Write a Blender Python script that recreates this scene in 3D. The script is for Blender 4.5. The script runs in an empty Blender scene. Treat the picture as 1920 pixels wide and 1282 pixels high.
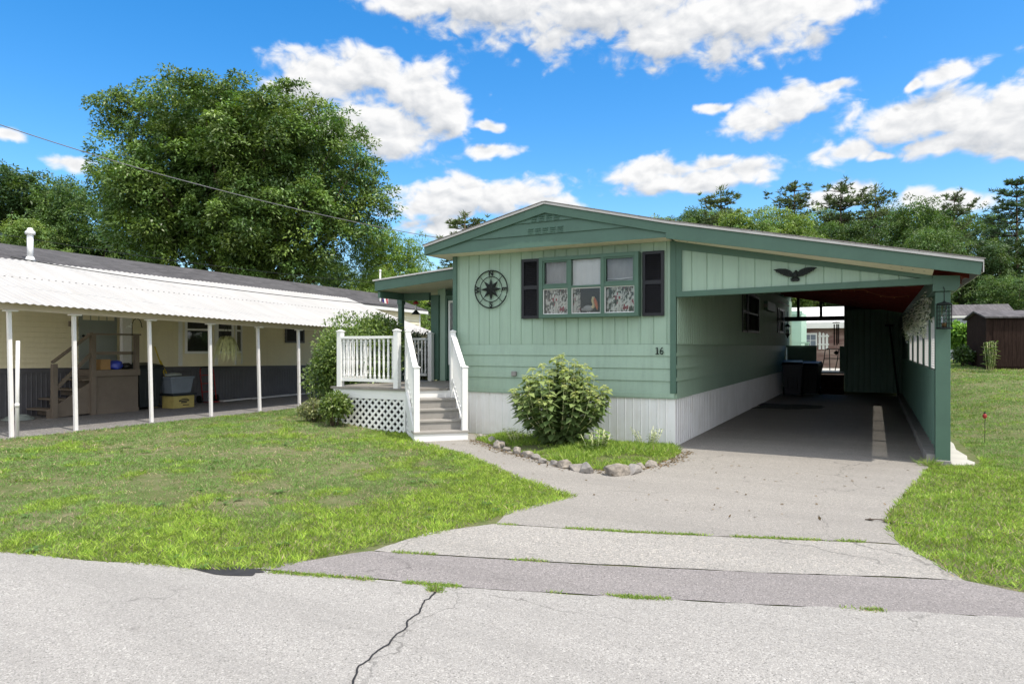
import bpy, bmesh, math, random
import numpy as np
from mathutils import Vector, Matrix, noise as mnoise

# ------------------------------------------------------------------ basics
sc = bpy.context.scene
COL = sc.collection
R = math.radians
rng = np.random.default_rng(16)
random.seed(16)

F, TH, CAM, HY = 1280.0, R(28), Vector((2.64, -10.15, 1.5)), 650.0
_s, _c = math.sin(TH), math.cos(TH)
def ray(x, y):
    a = (x - 960) / F; b = (HY - y) / F
    return Vector((-_s + a * _c, _c + a * _s, b))
def at(x, y, z=0.0):                      # point of the level z seen at a photo pixel
    d = ray(x, y); t = (z - CAM.z) / d.z
    return CAM + d * t
def far(x, y, dist):
    return CAM + ray(x, y) * dist

# ------------------------------------------------------------------ node helpers / materials
MATS = {}
class NT:
    def __init__(s, nt): s.nt = nt
    def n(s, t, **kw):
        nd = s.nt.nodes.new(t)
        for k, v in kw.items():
            if k.startswith('i_'):
                key = k[2:]
                key = int(key) if key.isdigit() else key
                nd.inputs[key].default_value = v
            else: setattr(nd, k, v)
        return nd
    def l(s, a, b): s.nt.links.new(a, b)
    def math(s, op, a, b=None, clamp=False):
        nd = s.nt.nodes.new('ShaderNodeMath'); nd.operation = op; nd.use_clamp = clamp
        for i, v in enumerate((a, b)):
            if v is None: continue
            if isinstance(v, (int, float)): nd.inputs[i].default_value = v
            else: s.l(v, nd.inputs[i])
        return nd.outputs[0]
    def mix(s, fac, a, b, blend='MIX'):
        nd = s.nt.nodes.new('ShaderNodeMix'); nd.data_type = 'RGBA'; nd.blend_type = blend
        for sock, v in ((nd.inputs[0], fac), (nd.inputs[6], a), (nd.inputs[7], b)):
            if isinstance(v, (int, float)): sock.default_value = v
            elif isinstance(v, (tuple, list)): sock.default_value = (*v[:3], 1)
            else: s.l(v, sock)
        return nd.outputs[2]
    def noise(s, vec, scale, detail=4, rough=.6, dist=0.0):
        nd = s.n('ShaderNodeTexNoise'); nd.inputs['Scale'].default_value = scale
        nd.inputs['Detail'].default_value = detail; nd.inputs['Roughness'].default_value = rough
        nd.inputs['Distortion'].default_value = dist
        s.l(vec, nd.inputs['Vector']); return nd.outputs[0]
    def ramp(s, fac, lo, hi):
        nd = s.n('ShaderNodeMapRange'); nd.clamp = True
        s.l(fac, nd.inputs[0]); nd.inputs[1].default_value = lo; nd.inputs[2].default_value = hi
        return nd.outputs[0]

def newmat(name):
    m = bpy.data.materials.new(name); m.use_nodes = True
    nt = NT(m.node_tree); b = m.node_tree.nodes['Principled BSDF']
    MATS[name] = m
    return m, nt, b

def paint(name, col, rough=.5, var=.12, scale=3.0, dirt=0.0, dirtcol=(.16, .14, .11), bump=.0, bscale=60, stretch=(1, 1, 1), metallic=0.0, spec=.4, streak=0.0):
    m, t, b = newmat(name)
    tc = t.n('ShaderNodeTexCoord'); mp = t.n('ShaderNodeMapping'); mp.inputs['Scale'].default_value = stretch
    t.l(tc.outputs['Object'], mp.inputs[0]); v = mp.outputs[0]
    n1 = t.noise(v, scale, 6, .62)
    c = t.mix(t.ramp(n1, .3, .7), [x * (1 - var) for x in col], [min(.95, x * (1 + var)) for x in col])
    if dirt:
        n2 = t.noise(v, scale * 2.7, 7, .7, .4)
        c = t.mix(t.math('MULTIPLY', t.ramp(n2, .52, .78), dirt), c, dirtcol)
    if streak:      # rain streaks and faded panels
        ms = t.n('ShaderNodeMapping'); ms.inputs['Scale'].default_value = (7, 7, .45); t.l(tc.outputs['Object'], ms.inputs[0])
        n3 = t.noise(ms.outputs[0], 2.2, 6, .65)
        c = t.mix(t.math('MULTIPLY', t.ramp(n3, .46, .74), streak), c, dirtcol)
        n4 = t.noise(v, 38, 3, .6); c = t.mix(t.math('MULTIPLY', t.ramp(n4, .70, .74), streak * 1.3), c, [x * .45 for x in dirtcol])
    t.l(c, b.inputs['Base Color'])
    t.l(t.math('ADD', t.math('MULTIPLY', n1, .16), rough - .08), b.inputs['Roughness'])
    b.inputs['Metallic'].default_value = metallic; b.inputs['Specular IOR Level'].default_value = spec
    if bump:
        bp = t.n('ShaderNodeBump'); bp.inputs['Strength'].default_value = bump; bp.inputs['Distance'].default_value = .01
        t.l(t.noise(v, bscale, 5, .6), bp.inputs['Height']); t.l(bp.outputs[0], b.inputs['Normal'])
    return m

def asphalt(name, col, grain=.5, scale=130, blotch=.15, tint=(.5, .45, .38)):
    m, t, b = newmat(name)
    tc = t.n('ShaderNodeTexCoord'); v = tc.outputs['Object']
    vo = t.n('ShaderNodeTexVoronoi'); vo.inputs['Scale'].default_value = scale; t.l(v, vo.inputs['Vector'])
    vo2 = t.n('ShaderNodeTexVoronoi'); vo2.inputs['Scale'].default_value = scale * .55; t.l(v, vo2.inputs['Vector'])
    sep = t.n('ShaderNodeSeparateColor'); t.l(vo.outputs['Color'], sep.inputs[0])
    sep2 = t.n('ShaderNodeSeparateColor'); t.l(vo2.outputs['Color'], sep2.inputs[0])
    big = t.noise(v, .55, 6, .6); mid = t.noise(v, 5.5, 6, .7); fine = t.noise(v, 75, 3, .7)
    c = t.mix(sep.outputs[0], [x * (1 - grain) for x in col], [min(.8, x * (1 + grain)) for x in col])
    c = t.mix(t.math('MULTIPLY', t.ramp(sep2.outputs[1], .80, .98), .55), c, [min(.75, x * 1.75) for x in tint])
    c = t.mix(t.math('MULTIPLY', t.ramp(sep2.outputs[2], .86, .99), .7), c, [x * .25 for x in col])
    c = t.mix(t.math('MULTIPLY', t.ramp(fine, .35, .62), .35), c, [x * .62 for x in col])
    c = t.mix(t.math('MULTIPLY', t.ramp(big, .35, .7), blotch * 2), c, [x * .72 for x in col])
    c = t.mix(t.math('MULTIPLY', t.ramp(mid, .55, .8), blotch), c, [min(.8, x * 1.3) for x in tint])
    mw = t.n('ShaderNodeMapping'); mw.inputs['Rotation'].default_value = (0, 0, R(-17)); mw.inputs['Scale'].default_value = (.12, 1, 1); t.l(v, mw.inputs[0])
    wear = t.noise(mw.outputs[0], 2.3, 5, .6, .5); c = t.mix(t.math('MULTIPLY', t.ramp(wear, .42, .72), .36), c, [x * .6 for x in col])
    sp_ = t.n('ShaderNodeTexVoronoi'); sp_.inputs['Scale'].default_value = 2.1; t.l(v, sp_.inputs['Vector'])
    wob = t.math('ADD', sp_.outputs['Distance'], t.math('MULTIPLY', t.noise(v, 9, 4, .6), .22))
    c = t.mix(t.math('MULTIPLY', t.ramp(wob, .19, .12), .45), c, [x * .45 for x in col])
    cr = t.n('ShaderNodeTexVoronoi'); cr.feature = 'DISTANCE_TO_EDGE'; cr.inputs['Scale'].default_value = .62; dv = t.n('ShaderNodeVectorMath', operation='MULTIPLY_ADD')
    nz = t.n('ShaderNodeTexNoise'); nz.inputs['Scale'].default_value = 3.5; nz.inputs['Detail'].default_value = 6; t.l(v, nz.inputs['Vector']); t.l(nz.outputs['Color'], dv.inputs[0]); dv.inputs[1].default_value = (.5, .5, 0); t.l(v, dv.inputs[2]); t.l(dv.outputs[0], cr.inputs['Vector'])
    c = t.mix(t.math('MULTIPLY', t.math('MULTIPLY', t.ramp(cr.outputs['Distance'], .006, .002), t.ramp(big, .50, .58)), .55), c, [x * .3 for x in col])
    t.l(c, b.inputs['Base Color']); b.inputs['Roughness'].default_value = .9; b.inputs['Specular IOR Level'].default_value = .2
    bp = t.n('ShaderNodeBump'); bp.inputs['Strength'].default_value = .45; bp.inputs['Distance'].default_value = .006
    t.l(t.math('ADD', vo.outputs['Distance'], t.math('MULTIPLY', fine, .8)), bp.inputs['Height']); t.l(bp.outputs[0], b.inputs['Normal'])
    return m

def leafmat(name, rough=.5, trans=.3, spec=.35):
    m, t, b = newmat(name)
    a = t.n('ShaderNodeAttribute'); a.attribute_name = 'Col'
    t.l(a.outputs['Color'], b.inputs['Base Color']); b.inputs['Roughness'].default_value = rough
    b.inputs['Specular IOR Level'].default_value = spec
    tr = t.n('ShaderNodeBsdfTranslucent')
    c2 = t.mix(1.0, a.outputs['Color'], (1.25, 1.35, .55), 'MULTIPLY'); t.l(c2, tr.inputs['Color'])
    mx = t.n('ShaderNodeMixShader'); mx.inputs[0].default_value = trans
    t.l(b.outputs[0], mx.inputs[1]); t.l(tr.outputs[0], mx.inputs[2])
    t.l(mx.outputs[0], m.node_tree.nodes['Material Output'].inputs[0])
    return m

def glassmat(name, tint=(.95, .96, .97), refl=.0):
    m, t, b = newmat(name)
    g = t.n('ShaderNodeBsdfGlossy'); g.inputs['Roughness'].default_value = .02
    tr = t.n('ShaderNodeBsdfTransparent'); tr.inputs['Color'].default_value = (*tint, 1)
    lw = t.n('ShaderNodeFresnel'); lw.inputs['IOR'].default_value = 1.5
    f = t.math('ADD', t.math('MULTIPLY', lw.outputs[0], .8), refl, True)
    mx = t.n('ShaderNodeMixShader'); t.l(f, mx.inputs[0]); t.l(tr.outputs[0], mx.inputs[1]); t.l(g.outputs[0], mx.inputs[2])
    t.l(mx.outputs[0], m.node_tree.nodes['Material Output'].inputs[0])
    return m

def shingle(name, col, pitch=.14):
    m, t, b = newmat(name)
    tc = t.n('ShaderNodeTexCoord'); v = tc.outputs['Object']
    mp = t.n('ShaderNodeMapping'); mp.inputs['Rotation'].default_value = (0, 0, R(90)); t.l(v, mp.inputs[0])
    br = t.n('ShaderNodeTexBrick'); br.inputs['Scale'].default_value = 1; br.inputs['Brick Width'].default_value = .3
    br.inputs['Row Height'].default_value = pitch; br.inputs['Mortar Size'].default_value = .006
    br.inputs['Color1'].default_value = (*[x * .75 for x in col], 1); br.inputs['Color2'].default_value = (*[x * 1.3 for x in col], 1)
    br.inputs['Mortar'].default_value = (*[x * .35 for x in col], 1)
    t.l(mp.outputs[0], br.inputs[0])
    c = t.mix(t.math('MULTIPLY', t.ramp(t.noise(v, 90, 3, .7), .3, .7), .5), br.outputs[0], [x * .6 for x in col])
    c = t.mix(t.math('MULTIPLY', t.ramp(t.noise(v, .9, 5, .6), .45, .75), .35), c, [min(.7, x * 1.6) for x in col])
    t.l(c, b.inputs['Base Color']); b.inputs['Roughness'].default_value = .92; b.inputs['Specular IOR Level'].default_value = .2
    return m

def wood(name, col, boards=0.0, axis='X', rough=.7, var=.35):
    m, t, b = newmat(name)
    tc = t.n('ShaderNodeTexCoord'); v = tc.outputs['Object']
    mp = t.n('ShaderNodeMapping'); mp.inputs['Scale'].default_value = {'X': (.12, 1, 1), 'Y': (1, .12, 1), 'Z': (1, 1, .12)}[axis]
    t.l(v, mp.inputs[0])
    n = t.noise(mp.outputs[0], 22, 6, .65, .6); n2 = t.noise(v, 1.6, 5, .6)
    c = t.mix(t.ramp(n, .3, .7), [x * (1 - var) for x in col], [min(.9, x * (1 + var)) for x in col])
    c = t.mix(t.math('MULTIPLY', t.ramp(n2, .4, .75), .3), c, [x * .6 for x in col])
    t.l(c, b.inputs['Base Color']); b.inputs['Roughness'].default_value = rough; b.inputs['Specular IOR Level'].default_value = .25
    bp = t.n('ShaderNodeBump'); bp.inputs['Strength'].default_value = .25; bp.inputs['Distance'].default_value = .004
    t.l(n, bp.inputs['Height']); t.l(bp.outputs[0], b.inputs['Normal'])
    return m

# ------------------------------------------------------------------ mesh builder
class MB:
    def __init__(s): s.v = []; s.f = []; s.m = []; s.sm = []; s.cur = 0; s.smooth = False
    def mat(s, i): s.cur = i; return s
    def face(s, *idx): s.f.append(idx); s.m.append(s.cur); s.sm.append(s.smooth)
    def add(s, pts, faces):
        o = len(s.v); s.v.extend([tuple(p) for p in pts])
        for f in faces: s.face(*[o + i for i in f])
        return s
    def quad(s, a, b, c, d): return s.add([a, b, c, d], [(0, 1, 2, 3)])
    def poly(s, pts): return s.add(pts, [tuple(range(len(pts)))])
    def box(s, x0, x1, y0, y1, z0, z1):
        return s.add([(x0, y0, z0), (x1, y0, z0), (x1, y1, z0), (x0, y1, z0), (x0, y0, z1), (x1, y0, z1), (x1, y1, z1), (x0, y1, z1)],
                     [(0, 3, 2, 1), (4, 5, 6, 7), (0, 1, 5, 4), (1, 2, 6, 5), (2, 3, 7, 6), (3, 0, 4, 7)])
    def bar(s, p0, p1, w, h, up=(0, 0, 1)):       # rectangular bar: w sideways, h along up
        p0, p1 = Vector(p0), Vector(p1); d = (p1 - p0).normalized(); u = Vector(up)
        sd = d.cross(u)
        if sd.length < 1e-4: sd = Vector((1, 0, 0))
        sd.normalize(); u = sd.cross(d).normalized()
        a, b = sd * w / 2, u * h / 2
        pts = [p0 - a - b, p0 + a - b, p0 + a + b, p0 - a + b, p1 - a - b, p1 + a - b, p1 + a + b, p1 - a + b]
        return s.add(pts, [(0, 3, 2, 1), (4, 5, 6, 7), (0, 1, 5, 4), (1, 2, 6, 5), (2, 3, 7, 6), (3, 0, 4, 7)])
    def prism(s, poly, off):                      # polygon pts extruded by vector off
        n = len(poly); off = Vector(off); P = [Vector(p) for p in poly]
        pts = P + [p + off for p in P]
        fs = [tuple(range(n))[::-1], tuple(range(n, 2 * n))] + [(i, (i + 1) % n, n + (i + 1) % n, n + i) for i in range(n)]
        return s.add(pts, fs)
    def tube(s, path, rad, n=8, cap=True, closed=False):
        P = [Vector(p) for p in path]; m = len(P)
        rads = rad if isinstance(rad, (list, tuple)) else [rad] * m
        o = len(s.v); ref = Vector((.13, .27, .95))
        sm = s.smooth; s.smooth = True
        for i, p in enumerate(P):
            if closed: d = P[(i + 1) % m] - P[i - 1]
            else: d = P[min(i + 1, m - 1)] - P[max(i - 1, 0)]
            d = d.normalized() if d.length > 1e-9 else Vector((0, 0, 1))
            r_ = ref if abs(d.dot(ref)) < .95 else Vector((1, 0, 0))
            a = d.cross(r_).normalized(); b = d.cross(a)
            for k in range(n):
                t = 2 * math.pi * k / n
                s.v.append(tuple(p + (a * math.cos(t) + b * math.sin(t)) * rads[i]))
        for i in range(m if closed else m - 1):
            j = (i + 1) % m
            for k in range(n):
                s.face(o + i * n + k, o + i * n + (k + 1) % n, o + j * n + (k + 1) % n, o + j * n + k)
        s.smooth = sm
        if cap and not closed:
            s.face(*[o + k for k in range(n)][::-1]); s.face(*[o + (m - 1) * n + k for k in range(n)])
        return s
    def lathe(s, prof, c=(0, 0, 0), n=16, sx=1, sy=1, cap=True):    # prof: (r, z)
        o = len(s.v); c = Vector(c); sm = s.smooth; s.smooth = True
        for r, z in prof:
            for k in range(n):
                t = 2 * math.pi * k / n
                s.v.append((c.x + r * sx * math.cos(t), c.y + r * sy * math.sin(t), c.z + z))
        for i in range(len(prof) - 1):
            for k in range(n):
                s.face(o + i * n + k, o + i * n + (k + 1) % n, o + (i + 1) * n + (k + 1) % n, o + (i + 1) * n + k)
        s.smooth = sm
        if cap:
            s.face(*[o + k for k in range(n)][::-1]); s.face(*[o + (len(prof) - 1) * n + k for k in range(n)])
        return s
    def ball(s, c, rx, ry=None, rz=None, n=12, m=8):
        ry = ry or rx; rz = rz or rx
        pr = [(max(.001, math.sin(math.pi * i / m)), -math.cos(math.pi * i / m) * rz) for i in range(m + 1)]
        return s.lathe([(r * 1.0, z) for r, z in pr], c, n, rx, ry)
    def wall(s, p0, p1, z0, z1, offs, nrm):       # vertical boards: plan profile (s, d)
        p0, p1 = Vector((*p0, 0)), Vector((*p1, 0)); d = (p1 - p0).normalized(); nr = Vector((*nrm, 0))
        z0f = z0 if callable(z0) else (lambda t: z0); z1f = z1 if callable(z1) else (lambda t: z1)
        o = len(s.v)
        for (t, k) in offs:
            q = p0 + d * t + nr * k
            s.v.append((q.x, q.y, z0f(t))); s.v.append((q.x, q.y, z1f(t)))
        for i in range(len(offs) - 1):
            a = o + 2 * i; s.face(a, a + 2, a + 3, a + 1)
        return s
    def lap(s, p0, p1, zs, nrm, out=.018):        # horizontal lap boards
        p0, p1 = Vector((*p0, 0)), Vector((*p1, 0)); nr = Vector((*nrm, 0))
        for a, b in zip(zs[:-1], zs[1:]):
            A0, A1 = p0 + nr * out, p1 + nr * out; B0, B1 = p0 + nr * .002, p1 + nr * .002; C0, C1 = p0, p1
            s.quad((A0.x, A0.y, a), (A1.x, A1.y, a), (B1.x, B1.y, b), (B0.x, B0.y, b))
            s.quad((C0.x, C0.y, a), (C1.x, C1.y, a), (A1.x, A1.y, a), (A0.x, A0.y, a))
            for (A, B, C_) in ((A0, B0, C0), (A1, B1, C1)):
                s.add([(A.x, A.y, a), (B.x, B.y, b), (C_.x, C_.y, b), (C_.x, C_.y, a)], [(0, 1, 2, 3)])
        return s
    def mesh(s, name, mats):
        me = bpy.data.meshes.new(name); me.from_pydata(s.v, [], s.f)
        mats = mats if isinstance(mats, (list, tuple)) else [mats]
        for m in mats: me.materials.append(MATS[m] if isinstance(m, str) else m)
        me.polygons.foreach_set('material_index', s.m)
        me.polygons.foreach_set('use_smooth', s.sm)
        me.update(); return me
    def build(s, name, mats, parent=None, bevel=0.0, recalc=True):
        me = s.mesh(name, mats)
        if recalc:
            bm = bmesh.new(); bm.from_mesh(me); bmesh.ops.recalc_face_normals(bm, faces=bm.faces); bm.to_mesh(me); bm.free()
        o = bpy.data.objects.new(name, me); COL.objects.link(o)
        if parent is not None:
            o.parent = parent
        if bevel:
            b = o.modifiers.new('bevel', 'BEVEL'); b.width = bevel; b.segments = 2; b.limit_method = 'ANGLE'; b.angle_limit = R(40)
            b.harden_normals = False
        return o

def tag(o, label=None, cat=None, group=None, kind=None):
    if label: o['label'] = label
    if cat: o['category'] = cat
    if group: o['group'] = group
    if kind: o['kind'] = kind
    return o
def empty(name, loc=(0, 0, 0), rz=0.0, label=None, cat=None, group=None):
    o = bpy.data.objects.new(name, None); COL.objects.link(o)
    o.location = loc; o.rotation_euler = (0, 0, rz); o.empty_display_size = .2
    return tag(o, label, cat, group)
KIDS = {}
def copy_tree(o, label=None, group=None, parent=None):
    c = o.copy(); COL.objects.link(c)
    if parent is not None: c.parent = parent
    if label: c['label'] = label
    if group: c['group'] = group
    for ch in [x for x in COL.objects if x.parent == o]: copy_tree(ch, None, None, c)
    return c
def structure(o): o['kind'] = 'structure'; return o
def stuff(o, label, cat): return tag(o, label, cat, kind='stuff')

def ribs(L, pitch, w, depth, phase=0.0, start=0.0):     # thin V grooves
    out = [(start, 0.0)]; t = phase
    while t < L - w:
        if t > start + w:
            out += [(t - w, 0), (t - w * .3, -depth), (t + w * .3, -depth), (t + w, 0)]
        t += pitch
    out.append((L, 0.0)); return out
def beads(L, pitch, w, depth, phase=0.0):               # raised ribs
    return ribs(L, pitch, w, -depth, phase)
def trap(L, pitch, depth):
    out = []; t = 0.0
    while t < L - pitch:
        out += [(t, 0), (t + pitch * .42, 0), (t + pitch * .48, depth), (t + pitch * .90, depth)]; t += pitch
    return out + [(L, 0)]
def corr(L, pitch, depth, n=6, phase=0.0):
    k = int(L / pitch * n)
    return [(L * i / k, depth * (.5 + .5 * math.sin(2 * math.pi * (L * i / k) / pitch + phase))) for i in range(k + 1)]

def np_mesh(name, V, Fc, col, mats, parent=None, matidx=None):
    V = np.ascontiguousarray(V, dtype=np.float32); Fc = np.ascontiguousarray(Fc, dtype=np.int32)
    me = bpy.data.meshes.new(name); n, k = Fc.shape
    me.vertices.add(len(V)); me.vertices.foreach_set('co', V.ravel())
    me.loops.add(n * k); me.loops.foreach_set('vertex_index', Fc.ravel())
    me.polygons.add(n); me.polygons.foreach_set('loop_start', np.arange(0, n * k, k, dtype=np.int32))
    for m in (mats if isinstance(mats, (list, tuple)) else [mats]): me.materials.append(MATS[m])
    if matidx is not None: me.polygons.foreach_set('material_index', np.ascontiguousarray(matidx, dtype=np.int32))
    me.update(calc_edges=True)
    if col is not None:
        a = me.attributes.new('Col', 'FLOAT_COLOR', 'POINT')
        c4 = np.ones((len(V), 4), dtype=np.float32); c4[:, :3] = col
        a.data.foreach_set('color', c4.ravel())
    o = bpy.data.objects.new(name, me); COL.objects.link(o)
    if parent is not None: o.parent = parent
    return o

def unit(a): return a / np.maximum(np.linalg.norm(a, axis=1, keepdims=True), 1e-9)
def leaves(C, D, N, L, W, col, fold=.0, droop=.0):
    """leaf blades: C base points, D direction, N approx normal. returns V, F(quads), col"""
    n = len(C); D = unit(D); S = unit(np.cross(D, N)); Nn = np.cross(S, D)
    L = np.broadcast_to(np.asarray(L), (n,))[:, None]; W = np.broadcast_to(np.asarray(W), (n,))[:, None]
    dz = np.zeros((n, 3)); dz[:, 2] = -1
    b = C; tip = C + D * L + dz * L * droop
    m = C + D * L * .45 + dz * L * droop * .25
    l = m + S * W * .5 + Nn * W * fold; r = m - S * W * .5 + Nn * W * fold
    if fold:
        V = np.stack([b, l, tip, r, m], 1).reshape(-1, 3); o = (np.arange(n) * 5)[:, None]
        Fc = np.concatenate([o + np.array([[0, 4, 2, 1]]), o + np.array([[0, 3, 2, 4]])], 0)
        return V, Fc, np.repeat(col, 5, 0)
    V = np.stack([b, l, tip, r], 1).reshape(-1, 3); o = (np.arange(n) * 4)[:, None]
    return V, o + np.array([[0, 3, 2, 1]]), np.repeat(col, 4, 0)

# 2-D value noise for layouts
_tab = np.random.default_rng(5).random((257, 257))
def vnoise(x, y):
    xi = np.floor(x).astype(int); yi = np.floor(y).astype(int); fx = x - xi; fy = y - yi
    fx = fx * fx * (3 - 2 * fx); fy = fy * fy * (3 - 2 * fy)
    a = _tab[xi % 256, yi % 256]; b = _tab[(xi + 1) % 256, yi % 256]; c = _tab[xi % 256, (yi + 1) % 256]; d = _tab[(xi + 1) % 256, (yi + 1) % 256]
    return (a * (1 - fx) + b * fx) * (1 - fy) + (c * (1 - fx) + d * fx) * fy
def fbm(x, y, s, o=4):
    t = 0; a = .5; n = 0
    for i in range(o):
        t = t + a * vnoise(x * s + 17.3 * i, y * s + 5.1 * i); n += a; a *= .5; s *= 2.1
    return t / n
def inpoly(px, py, poly):
    inside = np.zeros(len(px), bool); n = len(poly)
    for i in range(n):
        x0, y0 = poly[i]; x1, y1 = poly[(i + 1) % n]
        c = ((y0 > py) != (y1 > py)) & (px < (x1 - x0) * (py - y0) / (y1 - y0 + 1e-12) + x0)
        inside ^= c
    return inside
def segdist(px, py, poly, closed=False):
    d = np.full(len(px), 1e9)
    pts = poly + [poly[0]] if closed else poly
    for (x0, y0), (x1, y1) in zip(pts[:-1], pts[1:]):
        vx, vy = x1 - x0, y1 - y0; t = np.clip(((px - x0) * vx + (py - y0) * vy) / (vx * vx + vy * vy + 1e-12), 0, 1)
        d = np.minimum(d, np.hypot(px - x0 - t * vx, py - y0 - t * vy))
    return d
def sstep(a, b, x):
    t = np.clip((x - a) / (b - a), 0, 1); return t * t * (3 - 2 * t)
def ground_z(X, Y):
    X = np.asarray(X, float); Y = np.asarray(Y, float)
    up = np.clip((Y - 1.0) / 18.5, 0, 1.25) * .72 * sstep(3.65, 5.2, X)
    return up + .14 * sstep(-4.6, -6.2, X) * sstep(-3.4, -.6, Y) * sstep(-8.6, -7.0, X) * sstep(3.6, 2.2, Y)

# ------------------------------------------------------------------ materials
paint('green_siding', (.315, .435, .345), .5, .06, 1.3, .15, (.22, .29, .24), streak=.42)
paint('green_trim', (.072, .140, .104), .5, .1, 2.5, .15, (.06, .11, .085), streak=.25)
paint('side_siding', (.31, .43, .325), .5, .07, 1.3, .18, (.2, .28, .22), streak=.30)
paint('white_paint', (.80, .80, .79), .45, .03, 3, .12, (.55, .53, .48))
paint('white_skirt', (.82, .82, .83), .5, .06, 1.1, .42, (.60, .57, .52), streak=.35)
paint('soffit', (.72, .66, .52), .6, .06, 2)
paint('shutter', (.012, .012, .016), .45, .2, 5)
paint('drip_edge', (.55, .53, .52), .5, .08, 3)
paint('dark_metal', (.012, .016, .015), .55, .2, 9, spec=.2)
paint('step_grey', (.30, .285, .265), .65, .1, 4, .25, (.18, .16, .13), .2, 60)
paint('deck_grey', (.22, .205, .185), .7, .12, 5, .3, (.12, .11, .09), .2, 60)
wood('dark_red', (.20, .032, .022), axis='Y', var=.25)
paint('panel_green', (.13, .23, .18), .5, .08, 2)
paint('cream_siding', (.80, .73, .52), .55, .05, 1.4, .15, (.6, .53, .36), streak=.2)
paint('slate_skirt', (.105, .103, .115), .5, .15, 2.2, .25, (.14, .13, .13))
paint('awning_white', (.385, .378, .366), .7, .08, .9, .55, (.31, .285, .25), stretch=(.35, 2.6, 1))
paint('awning_under', (.62, .54, .47), .55, .06, 2)
paint('post_white', (.74, .72, .71), .5, .05, 4, .3, (.45, .38, .25))
paint('brown_deck', (.17, .138, .108), .65, .12, 3, .2, (.07, .055, .04), .2, 50)
paint('door_grey', (.27, .30, .28), .5, .05, 3)
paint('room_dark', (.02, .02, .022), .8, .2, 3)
paint('shade_white', (.78, .77, .74), .8, .05, 6)
paint('shade_grey', (.36, .35, .34), .8, .12, 14, stretch=(1, 1, .3))
paint('bin_blue', (.010, .013, .028), .45, .2, 5, spec=.5)
paint('bin_dark', (.015, .02, .022), .5, .2, 5)
paint('tote_grey', (.17, .20, .24), .45, .1, 6)
paint('yellow_card', (.42, .34, .11), .7, .15, 8)
paint('cardboard', (.33, .2, .085), .8, .12, 8)
paint('blue_bag', (.03, .055, .42), .35, .25, 9, spec=.6)
paint('black_bag', (.012, .012, .014), .4, .3, 9)
paint('red_metal', (.33, .03, .03), .45, .15, 9)
paint('yellow_metal', (.6, .46, .04), .45, .15, 9)
paint('concrete', (.46, .44, .40), .85, .12, 3, .35, (.34, .31, .26), .4, 70)
paint('block_grey', (.27, .26, .25), .9, .15, 6, .3, (.15, .14, .13), .4, 60)
wood('shed_brown', (.030, .019, .016), axis='Z', var=.4)
wood('shed_door_red', (.06, .020, .016), axis='Z', var=.3)
paint('blue_siding', (.33, .37, .43), .55, .06, 2)
paint('pale_siding', (.55, .58, .64), .55, .06, 2)
paint('mint_wall', (.42, .62, .50), .5, .05, 2)
for _n in ('shed_brown', 'shed_door_red'):
    _b = MATS[_n].node_tree.nodes['Principled BSDF']; _b.inputs['Specular IOR Level'].default_value = .06; _b.inputs['Roughness'].default_value = .95
paint('tar', (.03, .028, .028), .7, .3, 12)
paint('far_white', (.75, .75, .72), .55, .05, 2)
shingle('shingle_black', (.085, .082, .084)); shingle('shingle_grey', (.22, .205, .20)); shingle('shingle_dark', (.115, .108, .112))
asphalt('asphalt_road', (.352, .338, .318), .26, 260, .10, (.40, .385, .36)); asphalt('asphalt_drive', (.312, .295, .272), .24, 260, .14, (.38, .35, .31))
asphalt('asphalt_apron', (.342, .326, .302), .32, 170, .14, (.42, .38, .33)); asphalt('asphalt_strip', (.262, .243, .236), .30, 240, .12, (.34, .31, .30))
asphalt('asphalt_old', (.21, .20, .195), .4, 120, .2); asphalt('asphalt_stain', (.045, .042, .042), .4, 140, .1)
leafmat('leaf'); leafmat('leaf_gloss', .42, .24, .5); leafmat('grass', .6, .35, .2); leafmat('needle', .6, .15, .2)
wood('bark', (.10, .075, .055), axis='Z', var=.5); wood('bark_grey', (.2, .18, .15), axis='Z', var=.4)
glassmat('glass'); glassmat('glass_dark', (.55, .58, .6), .02)

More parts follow.
